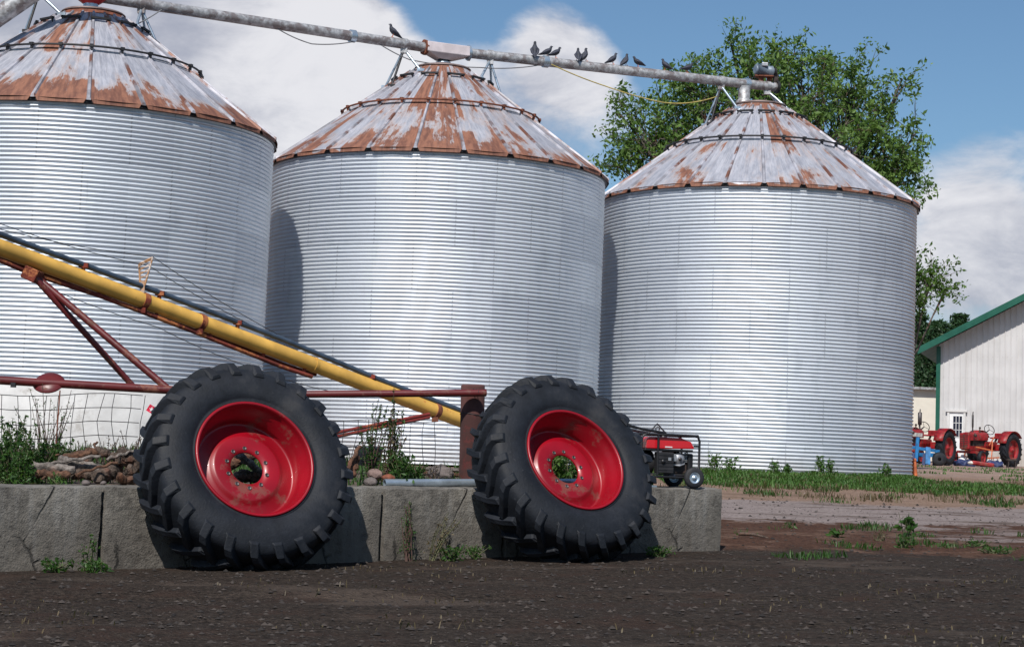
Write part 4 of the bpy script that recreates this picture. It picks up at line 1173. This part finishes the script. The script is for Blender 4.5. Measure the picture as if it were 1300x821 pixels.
    if cult:
        cm2 = MB()
        for s in (-1, 1):
            cm2.beam((.95, s*.30, .72), (.10, s*.55, .60), .035, .05).beam((.15, s*.55, .95), (.30, s*.60, .25), .035, .05).beam((-.35, s*.35, 1.15), (.35, s*.52, .80), .03, .04)
            cm2.beam((-.1, s*.70, .35), (.75, s*.62, .30), .04, .05)
            for q_ in (0, .3, .6): cm2.tube([(q_, s*.66, .33), (q_-.10, s*.66, .20), (q_, s*.66, .04)], .014, 6)
        part('cultivator', cm2, M['orange'], t)
    t.location = loc; t.rotation_euler = (0, 0, heading); t.scale = (sc_,)*3
    return t
pr_ = at(1250, 590, 70.); zg = ground_z(pr_.x, 70.)
# wheels should end near y 591: lift the ground there a little through a low pad is not needed, the slope already fits
tractor('red tractor with thin exhaust and open steering wheel, parked in front of the barn', M['tractor_red'], None, M['tractor_red'], (at(1246, 590, 70.).x, 70., zg), radians(180+46), .97)
x2 = at(1164, 585, 66.)
tractor('red tractor with white side panels and a fat exhaust, half hidden behind the right bin', M['tractor_red'], M['tractor_white'], M['tractor_red'], (x2.x, 66., ground_z(x2.x, 66.)), radians(180+52), .95, False, True)
# blue implement and the clutter beside the tractors
im = at(1176, 585, 62.); gzi = ground_z(im.x, 62.)
it = thing('plough', (im.x, 62., gzi), 'bright blue plough frame in front of the half hidden tractor', 'plough')
part('frame', MB().beam((im.x-.6, 62, gzi+.62), (im.x+.45, 62.1, gzi+.50), .10, .10).beam((im.x-.35, 62, gzi+.15), (im.x-.30, 62, gzi+.95), .10, .12, Vector((0, 1, 0))).beam((im.x+.0, 61.8, gzi+.05), (im.x+.05, 62, gzi+.62), .16, .08, Vector((0, 1, 0))).beam((im.x-.6, 62.3, gzi+.35), (im.x+.45, 62.5, gzi+.38), .1, .14), M['blue'], it)
for k in range(3):
    part('share', MB().beam((im.x-.45+.35*k, 61.9, gzi+.02), (im.x-.38+.35*k, 62.1, gzi+.40), .14, .03, Vector((0, 1, 0))), M['navy'], it)
part('wheel', MB().lathe([(.06, -.06), (.2, -.07), (.24, 0), (.2, .07), (.06, .06)], 20, Matrix.Translation((im.x+.38, 61.8, gzi+.24)) @ Matrix.Rotation(pi/2, 4, 'X')), M['rubber'], it)
def crumple(mb):
    mb.v = [v + Vector((noise.noise(v*5), noise.noise(v*5+Vector((7, 0, 0))), noise.noise(v*5+Vector((0, 7, 0)))))*.16 for v in mb.v]; mb.sm = [False]*len(mb.sm); return mb
def clutter(px, py, dep, name, label, cat, build):
    c_ = at(px, py, dep); z = ground_z(c_.x, dep); o = thing(name, (c_.x, dep, z), label, cat); build(o, c_.x, dep, z); return o
clutter(1222, 590, 67.5, 'tarp_bundle', 'dark blue crumpled bundle on the ground under the front of the tractor', 'bundle',
        lambda o, x, y, z: part('tarp', crumple(MB().ball((x, y, z+.08), (.30, .25, .20), 24, 14).ball((x+.22, y+.1, z+.05), (.22, .2, .13), 20, 10)), M['navy'], o))
clutter(1241, 593, 66.5, 'mower_deck', 'low red and white mower deck lying in front of the tractor', 'mower deck',
        lambda o, x, y, z: (part('deck', MB().box((x+.15, y, z+.10), (.80, .5, .14), R=Matrix.Rotation(.1, 3, 'Y')), M['tractor_red'], o, bevel=.04), part('cover', MB().ball((x-.22, y-.1, z+.12), (.17, .15, .07), 12, 6), M['tractor_white'], o)))
clutter(1265, 589, 68., 'tarp_bundle', 'blue crumpled bundle lying beside the rear wheel of the tractor', 'bundle',
        lambda o, x, y, z: part('tarp', crumple(MB().ball((x, y, z+.06), (.25, .2, .22), 24, 14).ball((x-.25, y+.1, z+.04), (.25, .2, .15), 20, 10)), M['navy'], o))
clutter(1284, 590, 66.8, 'stool', 'small dark stool standing in front of the big rear wheel of the tractor', 'stool',
        lambda o, x, y, z: (part('seat', MB().box((x, y, z+.30), (.34, .25, .06)), M['grease'], o), [part('leg', MB().beam((x+a*.14, y+b*.1, z), (x+a*.12, y+b*.08, z+.28), .03, .03, Vector((0, 1, 0))), M['grease'], o) for a in (-1, 1) for b in (-1, 1)]))
clutter(1222, 580, 69.5, 'white_jug', 'white round jug beneath the front of the tractor', 'jug',
        lambda o, x, y, z: (part('body', MB().lathe([(0, 0), (.14, 0), (.15, .25), (.06, .33), (.05, .4), (0, .4)], 16, Matrix.Translation((x, y, z))), M['white_paint'], o), part('handle', MB().tube([(x+.05, y, z+.38), (x+.13, y, z+.36), (x+.14, y, z+.25)], .012, 6), M['white_paint'], o)))
om = at(1161.5, 601, 36.5); zo = ground_z(om.x, 36.5)
om_t = thing('marker_post', (om.x, 36.5, zo), 'short orange marker standing at the right foot of the right bin', 'marker')
part('post', MB().tube([(om.x, 36.5, zo), (om.x-.02, 36.5, zo+.30)], [.055, .04], 12), M['orange'], om_t)
part('cap', MB().ball((om.x-.02, 36.5, zo+.31), (.05, .05, .04), 12, 6), M['orange'], om_t)

# ------------------------------------------------------------------ trees
def leaf_quads(mb, c, n_, rad, size, rnd, flat=.8, up=.3):
    for _ in range(n_):
        d_ = Vector((rnd.gauss(0, 1), rnd.gauss(0, 1), rnd.gauss(0, flat)))
        if d_.length > 2.4: continue
        p = c + d_*rad*.5
        nrm_ = Vector((rnd.gauss(0, 1), rnd.gauss(0, 1), rnd.gauss(up, .8))).normalized()
        t = nrm_.orthogonal().normalized(); t.rotate(Matrix.Rotation(rnd.uniform(0, 2*pi), 3, nrm_)); b_ = nrm_.cross(t)
        s = size*(.5 + 1.05*rnd.random()**1.5)
        mb.add([p - t*s, p + b_*s*.45 - t*.1*s + nrm_*s*.12, p + t*s, p - b_*s*.45 - t*.1*s + nrm_*s*.12], [(0, 1, 2, 3)])

def leafy_tree(name, base, top, lobes, nclump, nleaf, size, label, mat, seed, crad=.34, cat='tree'):
    rnd = random.Random(seed)
    t = thing(name, base, label, cat, None)
    br = MB(); lf = MB(); base = Vector(base)
    h = top
    fork = base + Vector((0, 0, h*.30))
    br.tube([base - Vector((0, 0, .2)), base + Vector((.05, 0, h*.15)), fork], [.30*h/12, .25*h/12, .21*h/12], 12)
    for (lc, lr) in lobes:
        lc = Vector(lc)
        mid_ = fork.lerp(lc, .5) + Vector((rnd.uniform(-.3, .3), rnd.uniform(-.3, .3), -.25))
        end_ = lc
        br.tube([fork, mid_, end_], [.09*h/12, .055*h/12, .02*h/12], 8)
        nb_ = max(3, int(nclump*lr[0]*lr[2]))
        for _ in range(nb_):
            a = rnd.uniform(0, 2*pi); cz = rnd.uniform(-1, 1); rr = rnd.uniform(.45, 1.05)
            d_ = Vector((cos(a)*sqrt(1-cz*cz)*lr[0], sin(a)*sqrt(1-cz*cz)*lr[1], cz*lr[2]))*rr
            c_ = lc + d_
            st = mid_.lerp(lc, rnd.uniform(.4, 1.)); kn = st.lerp(c_, .55) + Vector((rnd.uniform(-.12, .12), rnd.uniform(-.12, .12), rnd.uniform(0, .2)))
            br.tube([st, kn, c_], [.028, .017, .007], 5)
            leaf_quads(lf, c_, int(nleaf*rnd.uniform(.6, 1.3)), crad*rnd.uniform(.7, 1.2), size, rnd)
            for q_ in range(2):
                e_ = c_ + d_.normalized()*rnd.uniform(.15, .5) + Vector((rnd.uniform(-.2, .2), rnd.uniform(-.2, .2), rnd.uniform(-.1, .3)))
                br.tube([c_, e_], [.008, .004], 4)
                leaf_quads(lf, e_, int(nleaf*.25), crad*.6, size, rnd)
    part('trunk', br, M['bark'], t); part('crown', lf, mat, t)
    return t
TD = 46.
def L(px, py, rx, rz_, dy=0., ry=None):
    p = at(px, py, TD+dy); k = TD/F
    return (p, (rx*k, (ry or rx)*k*.8, rz_*k))
tbp = at(985, 560, TD); 
lobes = [L(905, 125, 62, 48), L(860, 165, 60, 45, .6), L(815, 180, 42, 45), L(960, 105, 62, 46, -.5), L(1020, 110, 60, 46), L(1085, 110, 45, 42, .5), L(1050, 170, 75, 50, -.5), L(1125, 190, 45, 42),
         L(1150, 215, 28, 28), L(960, 190, 90, 60, 1.), L(1165, 165, 18, 26, .2), L(1145, 100, 12, 12, .2), L(795, 215, 28, 24), L(1085, 230, 60, 35, .5), L(1130, 240, 35, 20), L(870, 250, 80, 40, 1), L(870, 88, 28, 20), L(790, 148, 22, 26), L(930, 60, 26, 18), L(1000, 66, 24, 18), L(1060, 72, 22, 18), L(1110, 150, 40, 40), L(900, 200, 70, 40)]
leafy_tree('leafy_tree', (tbp.x, TD, ground_z(tbp.x, TD)), 11.5, lobes, 31., 54, .066, 'tall leafy tree whose wide crown rises behind the right bin', M['leaf'], 5)
TD = 50.
tbp = at(1118, 560, TD)
lobes = [L(1152, 365, 30, 28), L(1178, 362, 18, 22), L(1140, 400, 22, 30), L(1186, 344, 12, 8), L(1200, 366, 8, 6), L(1172, 392, 12, 12)]
leafy_tree('leafy_tree', (tbp.x, TD, ground_z(tbp.x, TD)), 6.5, lobes, 46., 50, .06, 'smaller loose leafy tree just right of the right bin, above the shed', M['leaf_light'], 9, .26)

def conifer(base, h, r, label, seed, mat):
    rnd = random.Random(seed); t = thing('evergreen_tree', base, label, 'tree', 'trees behind the shed'); base = Vector(base)
    tk_ = MB().tube([base, base + Vector((0, 0, h*.97))], [.05*h*.5, .02], 8); lf = MB()
    nz = int(h/.34)
    for i in range(nz):
        z = .35 + (h-.4)*i/nz; rr = r*(1-z/h)**.8 + .15; nb_ = 9
        for k in range(nb_):
            a = 2*pi*k/nb_ + i*.7 + rnd.uniform(-.2, .2); e = base + Vector((cos(a)*rr, sin(a)*rr, z - rr*.22 + rnd.uniform(-.1, .1)))
            s_ = base + Vector((0, 0, z)); tk_.tube([s_, e], [.03, .008], 4)
            for q_ in range(5):
                leaf_quads(lf, s_.lerp(e, .3+.17*q_), 16, .34, .115, rnd, .5, .5)
    part('trunk', tk_, M['bark'], t); part('crown', lf, mat, t)
for (px, pyt, dep, r, lb, sd_) in ((1168, 395, 118, 3.0, 'dark evergreen close behind the right bin edge, tallest of its group', 3), (1192, 402, 112, 2.8, 'dark evergreen behind the left end of the barn roof', 4),
                                  (1218, 394, 120, 3.0, 'evergreen whose top shows above the barn eave, rightmost of its group', 6), (1140, 402, 114, 3.0, 'dark evergreen mostly hidden behind the right bin', 8)):
    p = at(px, pyt, dep); gz_ = ground_z(p.x, dep)
    conifer((p.x, dep, gz_), p.z-gz_, r, lb, sd_, M['leaf_dark'])
# far wood closing the horizon
rnd = random.Random(21); fw = MB(); ft = MB()
for i in range(150):
    x = -150 + i*2.4 + rnd.uniform(-1, 1); y = 175 + rnd.uniform(-12, 25); z = ground_z(x, y); h = rnd.uniform(7, 11)
    ft.tube([(x, y, z), (x, y, z+h*.6)], [.2, .08], 5)
    for k in range(7): leaf_quads(fw, Vector((x + rnd.uniform(-1.5, 1.5), y + rnd.uniform(-1.5, 1.5), z + h*rnd.uniform(.15, .9))), 26, 1.9, .42, rnd)
tag(part('far_wood', fw, M['leaf_dark']), 'distant dark wood along the horizon', 'wood', kind='stuff')

# ------------------------------------------------------------------ weeds, grass, gravel
def weed(px, py, dep, h, nst, size, label, mat, sdm=None, spread=.35, nleaf=26, seed=1, name='weed', lean=(0, 0), ground=None, crad=.05, group='weeds', start=.1):
    rnd = random.Random(seed); p = at(px, py, dep); z = ground if ground is not None else top_z(p.x, dep)
    b0_ = Vector((p.x, dep, z)); t = thing(name, b0_, label, 'plant', group)
    st_m, lf = MB(), MB()
    for k in range(nst):
        a = rnd.uniform(0, 2*pi); sp_ = spread*h*rnd.uniform(.2, 1.)
        hh = h*rnd.uniform(.6, 1.)
        e = b0_ + Vector((cos(a)*sp_ + lean[0]*hh, sin(a)*sp_ + lean[1]*hh, hh))
        s0_ = b0_ + Vector((rnd.uniform(-.03, .03), rnd.uniform(-.03, .03), -.02)); m_ = s0_.lerp(e, .5) + Vector((rnd.uniform(-.03, .03), rnd.uniform(-.03, .03), .05*h))
        st_m.tube([s0_, m_, e], [.006, .0045, .002], 5)
        for q_ in range(nleaf):
            u = rnd.uniform(start, 1.); c_ = s0_.lerp(m_, u*2) if u < .5 else m_.lerp(e, u*2-1)
            leaf_quads(lf, c_, 2, crad*2*(1.15-u), size, rnd, .7, .6)
    part('stem', st_m, sdm or M['stem'], t); part('leaves', lf, mat, t); return t
# bush at the far left behind the wall
for i, (px, py, dep, h, lab) in enumerate(((8, 606, 15.0, .50, 'bushy green weed at the left edge behind the wall'), (45, 606, 15.35, .48, 'bushy green weed just left of the firewood'),
        (28, 608, 14.85, .30, 'low green weed in front of the bushy ones at the left edge'), (72, 600, 15.6, .42, 'thin green weed behind the left end of the firewood'), (-30, 606, 15.2, .5, 'green weed cut by the left edge'),
        (4, 600, 15.9, .55, 'darker bushy weed at the very left touching the fence'))):
    weed(px, py, dep, h, 16, .019, lab, M['weed'], None, .40, 30, 30+i, crad=.045, group='green weeds left of the firewood')
for i, (px, h, lab) in enumerate(((52, .72, 'tall bare branched weed in front of the white base, left one'), (66, .82, 'tallest bare branched weed in front of the white base'), (20, .60, 'bare thin weed near the left edge against the white base'),
        (130, .40, 'dry twiggy weed behind the firewood'), (168, .46, 'dry twiggy weed behind the thick dark log'), (100, .36, 'short twiggy weed behind the middle of the firewood'), (150, .34, 'short dry weed between the two twiggy ones'))):
    weed(px, 600, 16.1, h, 9, .010, lab, M['dry'] if px > 90 else M['weed'], M['stemr'], .38, 16, 50+i, crad=.045, group='bare twiggy weeds along the fence')
weed(70, 612, 14.85, .12, 8, .014, 'little green tuft on the wall edge below the firewood', M['grass'], None, .5, 10, 71, group='tufts on the wall')
weed(457, 614, 15.95, .22, 9, .032, 'bright broad leaved weed right beside the left wheel', M['leaf_light'], None, .45, 8, 72, crad=.06, group='plants between the wheels')
weed(510, 606, 16.6, .34, 26, .020, 'round dark green bush behind the grey pipe', M['weed'], None, .42, 26, 73, crad=.05, name='bush', group='plants between the wheels')
weed(527, 606, 16.8, .26, 14, .018, 'lower part of green shrub right of the round bush', M['weed'], None, .5, 20, 74, crad=.045, name='bush', group='plants between the wheels')
weed(500, 610, 16.65, 1.08, 4, .018, 'tall thin mullein like weed stalk rising past the auger', M['weed'], M['stemr'], .10, 34, 75, crad=.03, start=.1, group='plants between the wheels')
weed(472, 610, 16.7, .80, 12, .015, 'curly brown seeded weed drooping over the red rail', M['weed'], M['stemr'], .26, 40, 76, crad=.035, group='plants between the wheels')
weed(490, 610, 16.72, .72, 12, .015, 'tangled reddish weed beside the tall stalk', M['dry'], M['stemr'], .3, 30, 78, crad=.04, group='plants between the wheels')
weed(555, 604, 17.2, .20, 12, .010, 'dry tangled grass tuft at the old boards', M['dry'], M['stemr'], .8, 10, 79, group='plants between the wheels')
for k, (px, dd, h) in enumerate(((700, 17.9, .38), (724, 18.0, .42), (712, 18.3, .5), (745, 18.2, .36))):
    weed(px, 606, dd, h, 14, .026, ['green weed low behind the right wheel, left of three', 'green weed showing through the hub hole of the right wheel', 'tall green weed farthest behind the right wheel', 'green weed behind the right half of the right wheel'][k], M['weed'] if k % 2 else M['leaf_light'], None, .4, 20, 90+k, crad=.05, group='weeds behind the right wheel')
# at the foot of the wall
fz = lambda px, dep: ground_z(at(px, 700, dep).x, dep)
def foot(px, off=.10):
    # point at the wall foot below photo column px
    for i in range(400):
        s = -1.5 + i*.025; p = Vector((A.x, A.y, wtop(s)-.5)) + wd*s - wn*off
        p = Vector((p.x, p.y, ground_z(p.x, p.y)))
        if pix(p)[0] >= px: return p
    return p
def fweed(px, h, nst, size, lab, mat, off=.1, **k):
    p = foot(px, off); q = pix(p); return weed(q[0], q[1], p.y, h, nst, size, lab, mat, ground=p.z, **k)
fweed(518, .50, 9, .011, 'thin dark weed climbing the wall below the grey pipe, left one', M['weed'], sdm=M['stemr'], spread=.22, nleaf=22, seed=101, group='weeds at the foot of the wall', crad=.04)
fweed(548, .42, 9, .011, 'yellowish straggly weed against the wall left of the right wheel', M['dry'], sdm=M['stem'], spread=.34, nleaf=22, seed=102, lean=(.35, 0), group='weeds at the foot of the wall', crad=.04)
fweed(572, .14, 18, .018, 'low green tuft at the wall foot left of the right wheel', M['weed'], off=.18, spread=1.2, nleaf=8, seed=103, group='weeds at the foot of the wall')
fweed(600, .13, 14, .016, 'low green tuft almost touching the right wheel', M['weed'], off=.15, spread=1.2, nleaf=8, seed=108, group='weeds at the foot of the wall')
fweed(107, .28, 5, .018, 'small upright weed near the cracked block', M['weed'], off=.12, spread=.25, nleaf=12, seed=104, group='weeds at the foot of the wall')
fweed(118, .10, 16, .022, 'low leafy weed at the foot of the cracked block', M['weed'], off=.25, spread=1.4, nleaf=7, seed=105, group='weeds at the foot of the wall')
fweed(70, .10, 14, .02, 'low leafy weed at the left bottom corner of the wall', M['weed'], off=.2, spread=1.5, nleaf=7, seed=106, group='weeds at the foot of the wall')
fweed(835, .10, 22, .018, 'green patch of weed on the gravel right of the right wheel', M['weed'], off=.45, spread=2.0, nleaf=7, seed=107, group='weeds at the foot of the wall')
# weeds in the open soil on the right
def solve_depth(px, py):
    lo, hi = 9., 60.
    for _ in range(50):
        m_ = (lo+hi)/2; p = at(px, py, m_)
        if p.z < ground_z(p.x, m_): hi = m_
        else: lo = m_
    return lo
def gweed(px, py, h, nst, size, lab, mat, **k):
    dep = solve_depth(px, py); p = at(px, py, dep)
    return weed(px, py, dep, h, nst, size, lab, mat, ground=ground_z(p.x, dep)-.005, **k)
gweed(1150, 692, .38, 7, .040, 'tallest dark leafy burdock standing alone on the red soil', M['weed'], spread=.30, nleaf=6, seed=121, crad=.07, group='weeds on the bare soil')
gweed(1146, 695, .14, 16, .020, 'low tuft around the burdock stem', M['weed'], spread=.8, nleaf=7, seed=127, crad=.04, group='weeds on the bare soil')
gweed(1062, 682, .12, 5, .036, 'small dark leafy seedling on the red soil left of the burdock', M['weed'], spread=.5, nleaf=4, seed=122, crad=.05, group='weeds on the bare soil')
gweed(1001, 670, .08, 5, .022, 'tiny green seedling at the edge of the paved strip', M['weed'], spread=.5, nleaf=4, seed=123, group='weeds on the bare soil')
gweed(1116, 686, .12, 8, .012, 'thin brown weed between the seedling and the burdock', M['dry'], spread=.6, nleaf=8, seed=124, group='weeds on the bare soil')
gweed(1265, 702, .07, 22, .020, 'flat green patch at the right edge near the bottom', M['weed'], spread=3., nleaf=6, seed=125, group='weeds on the bare soil')
gweed(1235, 693, .07, 16, .020, 'flat green patch just above the one at the right edge', M['weed'], spread=3., nleaf=6, seed=126, group='weeds on the bare soil')
# grass
def grass_patch(region, nb_, h, seed, label, dens=None, mat='grass', wd_=.006):
    rnd = random.Random(seed); mb = MB(); x0, x1, y0, y1 = region; c = 0
    while c < nb_:
        x, y = rnd.uniform(x0, x1), rnd.uniform(y0, y1)
        c += 1
        if dens and not dens(x, y, rnd): continue
        z = top_z(x, y); hh = h*rnd.uniform(.4, 1.3); hh *= .55 + .9*max(0, .5+noise.noise(Vector((x*2.2, y*2.2, 41)))); a = rnd.uniform(0, 2*pi); l = rnd.uniform(.2, 1.1)*hh
        e = Vector((x + cos(a)*l, y + sin(a)*l, z + hh)); sdv = Vector((-sin(a), cos(a), 0))*wd_*rnd.uniform(.7, 1.5); m_ = Vector((x, y, z)).lerp(e, .55) + Vector((0, 0, hh*.12))
        mb.add([Vector((x, y, z-.01))-sdv, Vector((x, y, z-.01))+sdv, m_+sdv*.8, m_-sdv*.8, e], [(0, 1, 2, 3), (3, 2, 4)])
    return tag(part('grass', mb, M[mat]), label, 'grass', kind='stuff')
def band(x, y, r):
    edge = 27.6 + noise.noise(Vector((x*.7, 0, 3)))*1.0 + noise.noise(Vector((x*2.5, y*2, 3)))*.5
    bx, by = bins[2]['c']
    if (x-bx)**2 + (y-by)**2 < 3.02**2: return False
    if x > 7.0 and y > 30.3 + noise.noise(Vector((x*1.5, 2, 3)))*.8: return False
    if noise.noise(Vector((x*1.7, y*1.5, 33))) < -.32: return r.random() < .1
    return y > edge and r.random() < (.95 if y > edge+.5 else .45)
grass_patch((2.3, 8.9, 26.4, 33.), 60000, .060, 1, 'green grass strip along the foot of the right bin', band, wd_=.008)
grass_patch((2.3, 9.5, 25.5, 31.), 9000, .07, 11, 'dry straw coloured grass mixed into the green strip by the right bin', lambda x, y, r: noise.noise(Vector((x*1.5, y*1.5, 50))) > .05 and (x-bins[2]['c'][0])**2 + (y-bins[2]['c'][1])**2 > 9.2, 'dry', .006)
def tufts(x, y, r): return noise.noise(Vector((x*1.1, y*.9, 7))) > .22 and r.random() < .8
grass_patch((2.4, 11.5, 24.8, 28.), 14000, .06, 2, 'short grass tufts on the dirt before the right bin', tufts, 'weed', .007)
def tufts2(x, y, r): return noise.noise(Vector((x*1.3, y*1.6, 17))) > .30
grass_patch((2.4, 7.5, 16.6, 21.5), 16000, .055, 3, 'sparse low grass on the red soil and gravel', tufts2, 'weed', .005)
def tufts3(x, y, r):
    return noise.noise(Vector((x*.8, y*.35, 27))) > .25
grass_patch((8.5, 19., 34., 62.), 14000, .055, 4, 'patchy grass beyond the right bin towards the tractors', tufts3, 'grass', .012)
def terr(x, y, r):
    s, n = wall_sn(x, y); return n > .62 and s < WL-.1 and noise.noise(Vector((x*1.2, y*1.2, 2))) > -.25
grass_patch((-6., 2.4, 14.5, 27.), 12000, .12, 5, 'weedy grass on the terrace behind the wall', terr, 'weed', .006)
for i, (px, h) in enumerate(((905, .42), (925, .30), (983, .32), (1040, .40), (1055, .34), (1125, .28), (1000, .2))):
    p = at(px, 606, 31.6); weed(px, 606, 31.3, h*1.0, 8, .028, ['tall weed right of the generator against the right bin', 'second weed right of the generator', 'weed sprouting left of centre at the foot of the right bin', 'thin tall weed at the middle foot of the right bin',
         'thin weed just right of the tall middle one at the bin foot', 'weed near the right end of the bin foot', 'short weed between the others at the bin foot'][i], M['grass'], None, .5 if i < 2 else .2, 14, 140+i, crad=.07, group='weeds at the foot of the right bin')
grass_patch((-4.5, 4.5, 9.5, 15.5), 2600, .025, 12, 'scattered dry stems on the gravel in front of the wall', lambda x, y, r: noise.noise(Vector((x*.9, y*.9, 61))) > .18 and not (wall_sn(x, y)[1] > -.05), 'dry', .004)
# loose gravel and soil clods
rnd = random.Random(77); gv = MB()
ico = [(0, 0, 1), (.9, 0, .2), (.28, .85, .2), (-.72, .53, .2), (-.72, -.53, .2), (.28, -.85, .2), (0, 0, -.4)]
icf = [(0, 1, 2), (0, 2, 3), (0, 3, 4), (0, 4, 5), (0, 5, 1), (6, 2, 1), (6, 3, 2), (6, 4, 3), (6, 5, 4), (6, 1, 5)]
for i in range(15000):
    y = 8.2 + 17*rnd.random()**1.5; x = rnd.uniform(-.31, .31)*y + (0 if y < 16 else rnd.uniform(0, 2))
    s, n = wall_sn(x, y)
    if -8 < s < WL and n > -.02: continue
    r = rnd.choice((.004, .005, .007, .008, .010, .013, .024))*rnd.uniform(.7, 1.2)
    z = ground_z(x, y); a = rnd.uniform(0, 6.28); ca, sa = cos(a), sin(a); fl = rnd.uniform(.4, .9)
    gv.add([(x + (vx*ca - vy*sa)*r, y + (vx*sa + vy*ca)*r*rnd.uniform(.8, 1.1), z + vz*r*fl) for vx, vy, vz in ico], icf)
m, gg, b = newmat('loose_stones'); ge_ = gg.n('ShaderNodeNewGeometry'); rn = S(gg, ge_.outputs['Random Per Island'])
gg.put(b.inputs[0], gg.mix(rn, (.014, .011, .010), (.060, .047, .040))); b.inputs['Roughness'].default_value = .9
tag(part('gravel', gv, m), 'loose gravel and clods scattered over the yard', 'gravel', kind='stuff')
# a fallen plank on the soil by the end of the wall
dp = solve_depth(945, 682); a_ = at(938, 677, dp+.1); b2 = at(975, 688, dp-.1)
a_.z = ground_z(a_.x, a_.y)+.03; b2.z = ground_z(b2.x, b2.y)+.02
tag(part('broken_branch', MB().tube([a_, a_.lerp(b2, .5)+Vector((0, 0, .015)), b2], [.020, .016, .008], 8), M['log'], org=a_), 'dark broken branch on the soil right of the wall end', 'branch')

# ------------------------------------------------------------------ picture settings
vs_ = SC.view_settings; vs_.view_transform = 'Standard'; vs_.look = 'None'; vs_.exposure = -.08; vs_.gamma = 1.; vs_.use_curve_mapping = False
SC.render.engine = 'CYCLES'; SC.cycles.max_bounces = 6; SC.cycles.use_denoising = True
